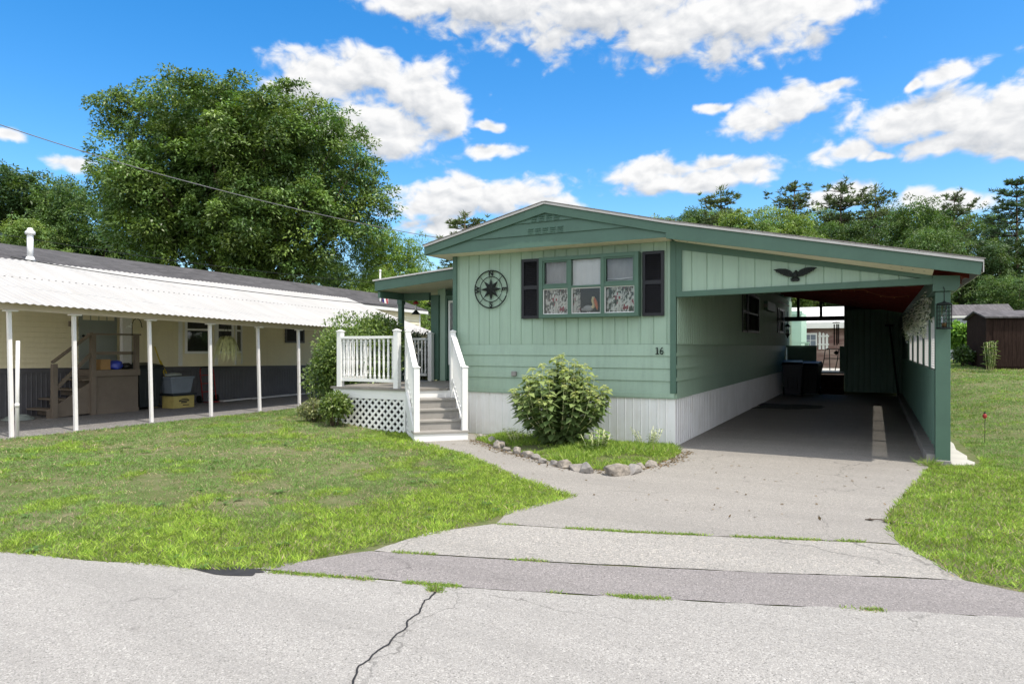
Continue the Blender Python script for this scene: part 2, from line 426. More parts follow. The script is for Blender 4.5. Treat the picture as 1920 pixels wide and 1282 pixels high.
def soilmat():
    m, t, b = newmat('soil')
    v = t.n('ShaderNodeTexCoord').outputs['Object']
    a = t.noise(v, .8, 6, .62); d = t.noise(v, 6, 6, .7); e = t.noise(v, 60, 4, .7)
    c = t.mix(t.ramp(a, .35, .65), (.15, .17, .065), (.25, .23, .14))
    c = t.mix(t.ramp(d, .42, .62), c, (.10, .16, .04))
    c = t.mix(t.math('MULTIPLY', t.ramp(e, .35, .65), .6), c, (.10, .095, .05))
    t.l(c, b.inputs['Base Color']); b.inputs['Roughness'].default_value = .95; b.inputs['Specular IOR Level'].default_value = .1
    bp = t.n('ShaderNodeBump'); bp.inputs['Strength'].default_value = .8; bp.inputs['Distance'].default_value = .02
    t.l(t.math('ADD', d, e), bp.inputs['Height']); t.l(bp.outputs[0], b.inputs['Normal'])
soilmat()
def stonemat():
    m, t, b = newmat('stone')
    v = t.n('ShaderNodeTexCoord').outputs['Object']
    inf = t.n('ShaderNodeObjectInfo')
    a = t.noise(v, 7, 7, .65, .3); e = t.noise(v, 40, 5, .7)
    c = t.mix(t.ramp(a, .35, .66), (.13, .115, .10), (.40, .35, .29))
    c = t.mix(t.math('MULTIPLY', inf.outputs['Random'], .5), c, (.30, .30, .31))
    c = t.mix(t.math('MULTIPLY', t.ramp(e, .5, .75), .5), c, (.12, .11, .10))
    t.l(c, b.inputs['Base Color']); b.inputs['Roughness'].default_value = .9; b.inputs['Specular IOR Level'].default_value = .2
    bp = t.n('ShaderNodeBump'); bp.inputs['Strength'].default_value = .7; bp.inputs['Distance'].default_value = .015
    t.l(t.math('ADD', a, t.math('MULTIPLY', e, .5)), bp.inputs['Height']); t.l(bp.outputs[0], b.inputs['Normal'])
stonemat()
def curtainmat():
    m, t, b = newmat('floral_curtain')
    v = t.n('ShaderNodeTexCoord').outputs['Object']
    vo = t.n('ShaderNodeTexVoronoi'); vo.inputs['Scale'].default_value = 8.5; t.l(v, vo.inputs['Vector'])
    sp = t.n('ShaderNodeSeparateColor'); t.l(vo.outputs['Color'], sp.inputs[0])
    n = t.noise(v, 9.5, 3, .55, 1.2); n2 = t.noise(v, 7, 3, .6, 1.5)
    c = t.mix(t.ramp(n, .52, .56), (.80, .79, .72), (.055, .075, .045))
    c = t.mix(t.math('MULTIPLY', t.ramp(n2, .54, .58), .95), c, (.10, .06, .03))
    fl = t.math('MULTIPLY', t.math('LESS_THAN', vo.outputs['Distance'], .36), t.math('GREATER_THAN', sp.outputs[0], .48))
    c = t.mix(fl, c, (.33, .05, .06))
    t.l(c, b.inputs['Base Color']); b.inputs['Roughness'].default_value = .9
curtainmat()
def brownboards():
    m, t, b = newmat('brown_boards')
    v = t.n('ShaderNodeTexCoord').outputs['Object']
    mp = t.n('ShaderNodeMapping'); mp.inputs['Scale'].default_value = (1, 1, 5); t.l(v, mp.inputs[0])
    a = t.noise(mp.outputs[0], .9, 5, .65, .4)
    c = t.mix(t.ramp(a, .4, .7), (.16, .085, .075), (.36, .27, .235))
    t.l(c, b.inputs['Base Color']); b.inputs['Roughness'].default_value = .8
brownboards()
SKY_SAT, SKY_VAL, SKY_HUE, CLOUD, SKY_STR, SUN_E, EXPO = 1.45, .86, .5, 3.55, .15, 2.6, .90
# world-coordinate building under an un-rotated root: shift the mesh so the root can stand at the thing's base
_build0 = MB.build
def wloc(o):
    v = Vector((0, 0, 0))
    while o is not None: v += o.location; o = o.parent
    return v
def _build(s, name, mats, parent=None, bevel=0.0, recalc=True, local=False):
    o = _build0(s, name, mats, parent, bevel, recalc)
    if parent is not None and not local:
        w = wloc(parent)
        if w.length > 0: o.data.transform(Matrix.Translation(-w))
    return o
MB.build = _build
def solo(o, base):       # give a one-mesh thing its origin at its base
    o.data.transform(Matrix.Translation(-Vector(base))); o.location = base; return o

# ================================================================== GREEN MOBILE HOME
home = empty('mobile_home', (0, 0, 0), 0, 'green single storey mobile home with white skirting and low gable front', 'house')
def zt(X):
    if X < -1.97: return 3.79 - .229 * (-1.97 - X)
    if X < 0: return 3.79 - .242 * (X + 1.97)
    return 3.313 - .205 * X
# front wall
W0, W1, HZ0, HZ1 = -2.15, -.56, 1.99, 2.93       # window opening
m = MB()
offs = ribs(3.9, .205, .012, .011, .09)
def cut(offs, a, b):
    o = [(t, d) for t, d in offs if a < t < b]; return [(a, 0.0)] + o + [(b, 0.0)]
L = lambda X: X + 3.9
m.wall((-3.9, 0), (0, 0), 1.54, 3.10, cut(offs, 0, L(W0)), (0, -1))
m.wall((-3.9, 0), (0, 0), 1.54, 3.10, cut(offs, L(W1), 3.9), (0, -1))
m.wall((-3.9, 0), (0, 0), 1.54, HZ0, cut(offs, L(W0), L(W1)), (0, -1))
m.wall((-3.9, 0), (0, 0), HZ1, 3.10, cut(offs, L(W0), L(W1)), (0, -1))
m.lap((-3.9, 0), (0, 0), [.72, .985, 1.173, 1.362, 1.537], (0, -1), .02)
m.box(-3.9, 0, -.026, -.002, .735, .80)
m.build('front_wall', 'green_siding', home)
m = MB()
m.wall((0, 0), (0, 16), 1.54, 3.08, trap(16, .125, .036), (1, 0))
m.lap((0, 0), (0, 16), [.72, .985, 1.173, 1.362, 1.537], (1, 0), .03)
m.build('side_wall', 'side_siding', home)
m = MB()
m.quad((-3.9, 0, .72), (-3.9, 16, .72), (-3.9, 16, 3.1), (-3.9, 0, 3.1))
m.quad((-3.9, 16, 0), (0, 16, 0), (0, 16, 3.6), (-3.9, 16, 3.1))
m.quad((-3.9, 0.3, .74), (0, 0.3, .74), (0, 16, .74), (-3.9, 16, .74))
m.build('rear_wall', 'green_siding', home, recalc=False)
m = MB()
sk = beads(3.9, .128, .012, .009, .05)
m.wall((-3.9, .012), (0.0, .012), -.02, .735, sk, (0, -1))
m.wall((-.012, 0.012), (-.012, 16), -.02, .735, beads(15.98, .128, .012, .009, .05), (1, 0))
m.wall((-3.89, 0.0), (-3.89, 16), -.02, .735, [(0, 0), (16, 0)], (-1, 0))
m.build('skirting', 'white_skirt', home, recalc=False)
for x0, x1, z0 in ((-.065, .022, .80), (-3.925, -3.845, .80)):
    m = MB(); m.box(x0, x1, -.03, .05, z0, 3.083); m.build('corner_trim', 'green_trim', home, .004)
# roof
m = MB(); m.mat(0)
for (a, b) in ((-4.28, -1.97), (-1.97, 0.0)):
    m.prism([(a, -.40, zt(a) - .035), (b, -.40, zt(b - 1e-6) - .035), (b, -.40, zt(b - 1e-6)), (a, -.40, zt(a))], (0, 16.6, 0))
    m.mat(1); m.prism([(a, -.412, zt(a) - .037), (b, -.412, zt(b - 1e-6) - .037), (b, -.412, zt(b - 1e-6) - .002), (a, -.412, zt(a) - .002)], (0, .010, 0)); m.mat(0)
n_ = 60
for i in range(n_):      # ragged shingle butts along the rake
    a = -4.30 + 4.30 * i / n_; b = a + 4.30 / n_; q = random.uniform(0, .006)
    m.prism([(a, -.425 + q, zt(a)), (b, -.425 + q, zt(b - 1e-6)), (b, -.425 + q, zt(b - 1e-6) + .012), (a, -.425 + q, zt(a) + .012)], (0, .3, 0))
roof = m.build('roof', ['shingle_grey', 'drip_edge'], home, recalc=False)
m = MB()
for (a, b) in ((-4.28, -1.97), (-1.97, -.03)):
    m.prism([(a, -.388, zt(a) - .172), (b, -.388, zt(b) - .172), (b, -.388, zt(b) - .037), (a, -.388, zt(a) - .037)], (0, .036, 0))
m.prism([(-4.28, -.352, 3.09), (-4.28, 16.2, 3.09), (-4.28, 16.2, 3.22), (-4.28, -.352, 3.22)], (.03, 0, 0))
m.build('fascia', 'green_trim', home)
def gx(z): return max(-4.25, -1.97 - (3.635 - z) / .229), min(-.032, -1.97 + (3.635 - z) / .242)
m = MB()
for z0, z1 in ((3.087, 3.285), (3.285, 3.482), (3.482, 3.634)):
    a0, b0 = gx(z0); a1, b1 = gx(z1); ff = lambda z: -.366 + .02 * (z - z0) / (z1 - z0)
    pts = [(a0, ff(z0), z0), (b0, ff(z0), z0)]
    if b0 > -.04: pts.append((-.032, ff(3.165), 3.165))
    pts += [(b1, ff(z1), z1), (a1, ff(z1), z1)]
    if a0 < -4.2: pts.append((-4.25, ff(3.112), 3.112))
    m.poly(pts); m.quad((a0, -.366, z0), (b0, -.366, z0), (b0, -.34, z0), (a0, -.34, z0))
m.box(-.034, -.030, -.35, -.02, 3.09, 3.28)
m.build('gable_panel', 'green_trim', home, recalc=False)
for xc, zc, n in ((-1.97, 3.535, 4), (-1.97, 3.345, 5)):
    m = MB(); w = .13
    for k in range(n):
        x0 = xc + (k - n / 2) * w
        for j in range(3):
            z = zc + (j - 1) * .034
            m.prism([(x0 + .012, -.352, z + .012), (x0 + w - .012, -.352, z + .012), (x0 + w - .018, -.375, z - .006), (x0 + .018, -.375, z - .006)], (0, .008, 0))
    m.build('gable_vent', 'green_trim', home)
m = MB(); m.box(-4.25, -.034, -.346, -.001, 3.083, 3.088); m.box(-4.25, -3.9, .0, 16, 3.083, 3.088)
m.build('soffit', 'soffit', home)
# bow window
win = MB()
WX0, WX1, WZ0, WZ1, FY = -2.19, -.52, 1.965, 2.945, -.14
c1, c2 = -1.655, -1.10
win.box(WX0, WX0 + .065, FY, .0, WZ0, WZ1); win.box(WX1 - .065, WX1, FY, .0, WZ0, WZ1)
win.box(WX0 + .065, WX1 - .065, FY, 0, WZ0, WZ0 + .06); win.box(WX0 + .065, WX1 - .065, FY, 0, WZ1 - .06, WZ1)
for c in (c1, c2): win.box(c - .03, c + .03, FY + .004, .0, WZ0 + .06, WZ1 - .06)
def sash(x0, x1, z0, z1, w, y):
    win.box(x0, x1, y, y + .03, z0, z0 + w); win.box(x0, x1, y, y + .03, z1 - w, z1)
    win.box(x0, x0 + w, y, y + .03, z0 + w, z1 - w); win.box(x1 - w, x1, y, y + .03, z0 + w, z1 - w)
midz = 2.455
win.box(WX0 + .065, c1 - .03, FY + .008, -.05, midz - .02, midz + .035); win.box(c1 + .03, c2 - .03, FY + .008, -.05, midz - .016, midz + .016); win.box(c2 + .03, WX1 - .065, FY + .008, -.05, midz - .02, midz + .035)
sash(WX0 + .066, c1 - .031, midz + .036, WZ1 - .061, .024, FY + .015); sash(c2 + .031, WX1 - .066, midz + .036, WZ1 - .061, .024, FY + .015)
wf = win.build('window', 'green_trim', home, .003)
wfr = MB()
for x0, x1 in ((WX0 + .066, c1 - .031), (c1 + .031, c2 - .031), (c2 + .031, WX1 - .066)):
    z0, z1 = WZ0 + .061, midz - .021
    wfr.box(x0, x0 + .012, FY + .03, FY + .045, z0, z1); wfr.box(x1 - .012, x1, FY + .03, FY + .045, z0, z1)
    wfr.box(x0 + .012, x1 - .012, FY + .03, FY + .045, z0, z0 + .012); wfr.box(x0 + .012, x1 - .012, FY + .03, FY + .045, z1 - .012, z1)
wfr.build('window_sash', 'white_paint', wf)
for x0, x1 in ((WX0 + .066, c1 - .031), (c1 + .031, c2 - .031), (c2 + .031, WX1 - .066)):
    m = MB(); m.box(x0 + .001, x1 - .001, FY + .048, FY + .052, WZ0 + .061, midz - .021); m.box(x0 + .001, x1 - .001, FY + .048, FY + .052, midz + .017, WZ1 - .061)
    m.build('pane', 'glass', wf)
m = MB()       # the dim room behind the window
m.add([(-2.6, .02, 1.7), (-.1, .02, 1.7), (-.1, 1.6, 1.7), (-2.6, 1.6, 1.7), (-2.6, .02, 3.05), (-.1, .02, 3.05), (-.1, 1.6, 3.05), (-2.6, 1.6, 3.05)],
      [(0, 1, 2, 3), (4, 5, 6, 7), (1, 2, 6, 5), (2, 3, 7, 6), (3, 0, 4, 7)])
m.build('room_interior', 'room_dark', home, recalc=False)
def shutter(parent, x0, x1, z0, z1, y, split=.5, ax='x'):
    m = MB(); w = .045
    def b(a0, a1, d0, d1, e0, e1):
        if ax == 'x': m.box(a0, a1, y + d0, y + d1, e0, e1)
        else: m.box(y - d1, y - d0, a0, a1, e0, e1)
    zm = z0 + (z1 - z0) * split
    b(x0, x0 + w, -.036, -.002, z0, z1); b(x1 - w, x1, -.036, -.002, z0, z1)
    b(x0 + w, x1 - w, -.035, -.002, z0, z0 + w); b(x0 + w, x1 - w, -.035, -.002, z1 - w, z1); b(x0 + w, x1 - w, -.035, -.002, zm - .03, zm + .03)
    b(x0 + w, x1 - w, -.008, -.003, z0 + w, z1 - w)
    for za, zb in ((z0 + w, zm - .03), (zm + .03, z1 - w)):
        k = int((zb - za) / .03)
        for i in range(k):
            z = za + (zb - za) * i / k
            if ax == 'x': m.prism([(x0 + w, y - .008, z + .03), (x1 - w, y - .008, z + .03), (x1 - w, y - .03, z + .004), (x0 + w, y - .03, z + .004)], (0, .004, 0))
            else: m.prism([(y + .008, x0 + w, z + .03), (y + .008, x1 - w, z + .03), (y + .03, x1 - w, z + .004), (y + .03, x0 + w, z + .004)], (-.004, 0, 0))
    return m.build('shutter', 'shutter', parent, recalc=True)
shutter(home, -2.555, -2.225, 1.965, 2.95, -.012, .52); shutter(home, -.487, -.155, 1.965, 2.945, -.012, .52)
m = MB(); m.box(-2.74, -2.655, -.06, -.02, 1.01, 1.09); m.box(-2.735, -2.66, -.068, -.06, 1.015, 1.085); m.build('outlet_cover', 'block_grey', home, .004)
# side windows under the carport
for y0, y1, z0, z1 in ((6.25, 8.0, 1.83, 2.75), (12.2, 13.1, 1.93, 2.68)):
    m = MB(); w = .06; X = .024
    m.box(X, X + .04, y0, y0 + w, z0, z1); m.box(X, X + .04, y1 - w, y1, z0, z1); m.box(X, X + .04, y0 + w, y1 - w, z0, z0 + w); m.box(X, X + .04, y0 + w, y1 - w, z1 - w, z1); m.box(X, X + .03, y0 + w, y1 - w, (z0 + z1) / 2 - .02, (z0 + z1) / 2 + .02)
    f = m.build('window', 'shutter', home)
    p = MB(); p.box(X + .005, X + .012, y0 + w, y1 - w, z0 + w, z1 - w); p.build('pane', 'room_dark', f)
shutter(home, 5.6, 6.2, 1.83, 2.75, .022, .5, 'y'); shutter(home, 11.8, 12.15, 1.93, 2.68, .022, .5, 'y'); shutter(home, 13.15, 13.5, 1.93, 2.68, .022, .5, 'y')
m = MB(); m.box(.022, .13, 9.0, 10.6, 2.48, 2.72); m.build('vent_hood', 'panel_green', home, .01)
m = MB(); m.box(.04, .12, 8.975, 8.998, 2.55, 2.64); m.build('vent_cap', 'block_grey', home)
# entry vestibule on the left side
m = MB()
m.wall((-5.53, 1.95), (-3.92, 1.95), .74, 2.92, [(0, 0), (.14, 0)], (0, -1)); m.wall((-5.53, 1.95), (-3.92, 1.95), .74, 2.92, [(1.0, 0), (1.61, 0)], (0, -1))
m.box(-5.6, -5.53, 1.97, 4.2, 0.3, 2.9)
m.build('entry_wall', 'green_siding', home, recalc=False)
m = MB(); m.box(-5.73, -5.535, 1.90, 2.1, .80, 2.6); m.box(-5.39, -5.335, 1.93, 1.98, .80, 2.58); m.box(-4.53, -4.47, 1.93, 1.98, .80, 2.58); m.box(-5.335, -4.53, 1.93, 1.98, 2.52, 2.58)
m.build('door_trim', 'green_trim', home, .004)
m = MB(); m.box(-5.333, -4.532, 1.955, 1.985, .80, 2.518)
d = m.build('door', 'green_trim', home)
m = MB(); x0, x1, z0, z1, w = -5.31, -4.55, 1.12, 2.47, .045
m.box(x0, x0 + w, 1.94, 1.954, z0, z1); m.box(x1 - w, x1, 1.94, 1.954, z0, z1); m.box(x0 + w, x1 - w, 1.94, 1.954, z0, z0 + w); m.box(x0 + w, x1 - w, 1.94, 1.954, z1 - w, z1)
m.build('door_frame', 'white_paint', d)
m = MB(); m.box(-5.265, -4.595, 1.946, 1.951, z0 + w, z1 - w); m.build('door_glass', 'glass_dark', d)

# ================================================================== CARPORT
car = empty('carport', (3.4, 0, 0), 0, 'green lean-to carport with dark red ceiling and panelled side wall', 'carport')
fb = lambda X: 3.062 - (3.062 - 2.355) * X / 3.74        # fascia bottom
m = MB(); m.mat(0)
m.prism([(0.001, -.40, zt(0.001) - .035), (3.77, -.40, zt(3.77) - .035), (3.77, -.40, zt(3.77)), (0.001, -.40, zt(0.001))], (0, 15.4, 0))
m.mat(1); m.prism([(0.001, -.412, zt(0.001) - .037), (3.775, -.412, zt(3.775) - .037), (3.775, -.412, zt(3.775) - .002), (0.001, -.412, zt(0.001) - .002)], (0, .010, 0)); m.mat(0)
n_ = 56
for i in range(n_):
    a = .002 + 3.79 * i / n_; b = a + 3.79 / n_; q = random.uniform(0, .006)
    m.prism([(a, -.425 + q, zt(a)), (b, -.425 + q, zt(b)), (b, -.425 + q, zt(b) + .012), (a, -.425 + q, zt(a) + .012)], (0, .3, 0))
m.mat(1); m.prism([(3.772, -.40, 2.385), (3.772, 14.8, 2.385), (3.772, 14.8, 2.538), (3.772, -.40, 2.538)], (.008, 0, 0))
m.build('roof', ['shingle_grey', 'drip_edge'], car, recalc=False)
m = MB(); m.prism([(-.03, -.388, fb(-.03)), (3.745, -.388, fb(3.745)), (3.77, -.388, zt(3.77) - .037), (-.03, -.388, zt(-.03) - .037)], (0, .036, 0))
m.build('fascia', 'green_trim', car)
sb = lambda X: 3.072 - .2045 * X
m = MB(); m.quad((.024, -.350, fb(.024) + .012), (3.28, -.350, fb(3.28) + .012), (3.28, -.02, sb(3.28)), (.024, -.02, sb(.024)))
for k in range(26):      # vent dimples
    x = .1 + k * .123
    zz = (fb(x) + .012 + sb(x)) / 2 - .004; m.mat(1).add([(x, -.2, zz + .002), (x + .02, -.2, zz - .002), (x + .02, -.17, zz - .005), (x, -.17, zz - .001)], [(0, 1, 2, 3)]); m.mat(0)
m.build('soffit', ['soffit', 'block_grey'], car, recalc=False)
# ceiling boards and rafters
m = MB(); m.prism([(.03, .05, zt(.03) - .06), (3.768, .05, zt(3.768) - .06), (3.768, .05, zt(3.768) - .042), (.03, .05, zt(.03) - .042)], (0, 13.9, 0))
m.build('ceiling', 'dark_red', car)
for k in range(16):
    y = -.28 + k * .92 if k else -.28
    m = MB(); x0 = 3.3 if y < .1 else .04
    m.prism([(x0, y, zt(x0) - .165), (3.74, y, zt(3.74) - .14), (3.74, y, zt(3.74) - .062), (x0, y, zt(x0) - .062)], (0, .05, 0))
    m.build('rafter', 'dark_red', car)
# front header: beam, side trim, sloped trim, board panel, post, side beam
m = MB()
m.prism([(.024, -.03, 2.238), (3.30, -.03, 2.292), (3.30, -.03, 2.375), (.024, -.03, 2.320)], (0, .12, 0))
m.build('beam', 'green_trim', car, .004)
m = MB(); m.box(.024, .108, -.026, .06, 2.321, 3.055)
m.prism([(.108, -.026, fb(.108) - .105), (3.28, -.026, sb(3.28) - .05), (3.28, -.026, sb(3.28) + .004), (.108, -.026, sb(.108) + .004)], (0, .08, 0))
m.build('header_trim', 'green_trim', car)
m = MB()
zb = lambda t: 2.31 + .055 * t / 3.2; ztp = lambda t: max(3.072 - .2045 * (t + .1) - .06, zb(t) + .001)
m.wall((.1, .0), (3.28, .0), zb, ztp, ribs(3.15, .222, .010, .01, .15), (0, -1))
m.build('header_panel', 'green_siding', car, recalc=False)
m = MB(); m.box(3.315, 3.478, 0, .15, .03, 2.195); m.build('post', 'green_trim', car, .005)
m = MB(); m.box(3.31, 3.485, -.012, .16, 0, .07); m.build('post_base', 'block_grey', car, .01)
m = MB(); m.prism([(3.285, -.04, 2.20), (3.53, -.04, 2.20), (3.575, -.04, 2.255), (3.575, -.04, 2.385), (3.285, -.04, 2.40)], (0, 13.3, 0)); m.build('side_beam', 'green_trim', car)
# side wall
ywin = [(.22, 1.98), (2.04, 3.50), (3.56, 5.26), (5.32, 7.27), (7.33, 9.30)]
m = MB()
m.wall((3.37, .152), (3.37, 13.2), .13, 1.17, beads(13.05, .41, .03, .025, .2), (-1, 0))
m.wall((3.43, .152), (3.43, 13.2), .05, 1.17, [(0, 0), (13.05, 0)], (1, 0))
m.quad((3.37, .152, 1.17), (3.37, 13.2, 1.17), (3.43, 13.2, 1.17), (3.43, .152, 1.17))
m.box(3.37, 3.43, .152, 13.2, 1.93, 2.2)
ys = [.152] + [v for w in ywin for v in w] + [13.2]
for i in range(0, len(ys), 2): m.box(3.36, 3.44, ys[i], ys[i + 1], 1.172, 1.928)
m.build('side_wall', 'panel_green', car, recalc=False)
def lattice(mb, fn, W, H, pitch, w, th):
    """two layers of diagonal strips in a W x H panel; fn(u, v, depth) -> point"""
    for layer, sgn in ((0, 1), (1, -1)):
        c = -H if sgn > 0 else 0.0
        k0 = pitch * .5
        u = -H + k0
        while u < W:
            a, b = u, u + H
            if sgn > 0: pa, pb = (a, 0.0), (b, H)
            else: pa, pb = (a, H), (b, 0.0)
            # clip in u
            t0 = max(0.0, (0 - a) / H); t1 = min(1.0, (W - a) / H)
            if t1 - t0 > .03:
                q0 = (a + H * t0, pa[1] + (pb[1] - pa[1]) * t0); q1 = (a + H * t1, pa[1] + (pb[1] - pa[1]) * t1)
                h = w * .7071; d0 = layer * th
                mb.add([fn(q0[0] - h * 0, q0[1] - h, d0), fn(q1[0], q1[1] - h, d0), fn(q1[0], q1[1] + h, d0), fn(q0[0], q0[1] + h, d0),
                        fn(q0[0], q0[1] - h, d0 + th), fn(q1[0], q1[1] - h, d0 + th), fn(q1[0], q1[1] + h, d0 + th), fn(q0[0], q0[1] + h, d0 + th)],
                       [(0, 3, 2, 1), (4, 5, 6, 7), (0, 1, 5, 4), (1, 2, 6, 5), (2, 3, 7, 6), (3, 0, 4, 7)])
            u += pitch
for a, b in ywin:
    m = MB(); lattice(m, lambda u, v, d, a=a: (3.395 + d, a + u, 1.18 + v), b - a, .745, .075, .018, .006)
    m.box(3.388, 3.412, a, b, 1.172, 1.192); m.box(3.388, 3.412, a, b, 1.915, 1.928); m.box(3.388, 3.412, a, a + .03, 1.192, 1.915); m.box(3.388, 3.412, b - .03, b, 1.192, 1.915)
    m.build('lattice_window', 'white_paint', car)
m = MB()
for i in range(33):
    y = .05 + i * .405; m.box(3.22 + random.uniform(-.008, .008), 3.45, y, y + .395, .005, .13)
m.build('block_curb', 'block_grey', car, .008)
# storage room at the back end
m = MB(); m.wall((1.80, 13.2), (3.36, 13.2), .12, 2.62, beads(1.56, .155, .03, .02, .08), (0, -1)); m.wall((1.80, 13.2), (1.80, 15.6), .12, 2.9, [(0, 0), (2.4, 0)], (-1, 0)); m.quad((1.8, 15.6, 0), (3.4, 15.6, 0), (3.4, 15.6, 2.6), (1.8, 15.6, 2.9))
m.quad((3.4, 13.2, 0.1), (3.4, 15.6, .1), (3.4, 15.6, 2.6), (3.4, 13.2, 2.6)); m.quad((1.8, 14.0, 2.9), (3.4, 14.0, 2.62), (3.4, 15.6, 2.6), (1.8, 15.6, 2.9))
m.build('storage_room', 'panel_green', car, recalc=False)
m = MB(); m.box(.05, 1.79, 13.65, 13.75, 2.33, 2.47)
for x in (.45, 1.12): m.box(x - .04, x + .04, 13.66, 13.74, 2.471, zt(x) - .065)
m.build('rear_truss', 'dark_metal', car)
m = MB(); m.tube([(.2, 10.8, 2.80), (.2, 13.4, 2.80)], .022, 8); m.build('lamp_tube', 'white_paint', car)
# ================================================================== PORCH
porch = empty('porch', (-4.5, 0, 0), 0, 'white railed entry porch with grey deck and lattice skirt at the house corner', 'porch')
DZ = .78
deckpoly = [(-6.12, -.72), (-4.45, -.72), (-3.93, -.20), (-3.93, 1.94), (-6.66, 1.94)]
m = MB(); m.prism([(x, y, DZ - .035) for x, y in deckpoly], (0, 0, .035)); m.build('deck', 'deck_grey', porch)
m = MB()
m.prism([(-6.08, -.69, .585), (-4.46, -.69, .585), (-4.46, -.69, .742), (-6.08, -.69, .742)], (0, .03, 0))
m.prism([(-6.09, -.66, .585), (-6.6, 1.9, .585), (-6.6, 1.9, .742), (-6.09, -.66, .742)], (.03, 0, 0))
m.prism([(-4.455, -.685, .585), (-3.94, -.17, .585), (-3.94, -.17, .742), (-4.455, -.685, .742)], (-.02, .02, 0))
m.build('rim_board', 'white_paint', porch)
m = MB(); lattice(m, lambda u, v, d: (-6.07 + u, -.685 + .006 + d, .0 + v), 1.61, .60, .140, .042, .008)
m.box(-6.08, -6.04, -.684, -.664, 0, .584); m.box(-4.50, -4.46, -.684, -.664, 0, .584)
m.build('lattice_skirt', 'white_paint', porch)
m = MB(); m.quad((-6.05, -.5, .0), (-4.3, -.5, .0), (-4.3, -.5, .58), (-6.05, -.5, .58)); m.quad((-6.05, -.5, 0), (-6.5, 1.8, 0), (-6.5, 1.8, .58), (-6.05, -.5, .58)); m.build('under_deck', 'room_dark', porch, recalc=False)  # near-black backing sheets stand in for the shade behind the lattice
# stairs, 45 degrees off the house front
q = .70711
L0 = Vector((-3.76, -1.39, 0)); wa = Vector((q, q, 0)); ub = Vector((-q, q, 0))
def SP(w, r, z): return L0 + wa * w + ub * r + Vector((0, 0, z))
def obox(mb, w0, w1, r0, r1, z0, z1):
    return mb.prism([SP(w0, r0, z0), SP(w1, r0, z0), SP(w1, r1, z0), SP(w0, r1, z0)], (0, 0, z1 - z0))
SW, RUN, RISE = .87, .245, .155
for i in range(5):
    z0 = RISE * i; mt = 'white_paint' if i in (0, 4) else 'step_grey'
    m = MB(); e = 0 if i == 0 else .05
    obox(m, e, SW - e, RUN * i if i < 4 else .985, RUN * i + .025 if i < 4 else 1.01, z0 + (.0 if i == 0 else .001), z0 + RISE - .032)
    m.build('riser', mt, porch)
    if i < 4:
        m = MB(); obox(m, e - .012 if i == 0 else e, SW - e + (.012 if i == 0 else 0), RUN * i - .02, RUN * (i + 1) + (.0 if i < 3 else -.01), z0 + RISE - .031, z0 + RISE); m.build('tread', 'step_grey', porch, .003)
for w in (.0, SW - .045):
    m = MB(); prof = [SP(w, .03, 0), SP(w, 1.0, 0), SP(w, 1.0, .74), SP(w, .9, .74), SP(w, .03, .125)]
    m.prism(prof[:1] + [SP(w, .30, 0), SP(w, 1.0, .45)] + prof[2:], wa * .04); m.build('stringer', 'white_paint', porch)
m = MB(); lattice(m, lambda u, v, d: SP(.012 + d, .28 + u, v), .7, .5, .140, .042, .006); m.build('stair_lattice', 'white_paint', porch)
for w in (.0, SW):
    rail = None
    m = MB(); wc = w + (.045 if w == 0 else -.045)
    p0 = SP(wc, .06, .0); p1 = SP(wc, .985, 0)
    def railbar(dz, ww, hh, s0=.045, s1=-.045):
        a = SP(wc, .06 + s0, 1.12 + dz); b = SP(wc, .985 + s1, 1.70 + dz); m.bar(a, b, ww, hh)
    railbar(0, .085, .05); rail = m.build('stair_railing', 'white_paint', porch, .004)
    m = MB(); railbar(-.76, .045, .06); m.build('bottom_rail', 'white_paint', rail)
    for r, z0, z1 in ((.06, RISE, 1.165), (.985, .5, 1.755)):
        m = MB(); obox(m, wc - .046, wc + .046, r - .046, r + .046, z0, z1); obox(m, wc - .056, wc + .056, r - .056, r + .056, z1 + .001, z1 + .018)
        m.add([SP(wc - .05, r - .05, z1 + .019), SP(wc + .05, r - .05, z1 + .019), SP(wc + .05, r + .05, z1 + .019), SP(wc - .05, r + .05, z1 + .019), SP(wc, r, z1 + .04)], [(0, 1, 4), (1, 2, 4), (2, 3, 4), (3, 0, 4)])
        m.build('post', 'white_paint', rail, .003)
    m = MB(); m.box(-.02, .02, -.02, .02, -.745, -.02); bme = m.mesh('baluster', 'white_paint')
    for k in range(7):
        t = (k + 1) / 8; o = bpy.data.objects.new('baluster', bme); COL.objects.link(o); o.parent = rail
        o.location = SP(wc, .105 + (.94 - .105) * t, 1.12 + .58 * t) - wloc(rail)
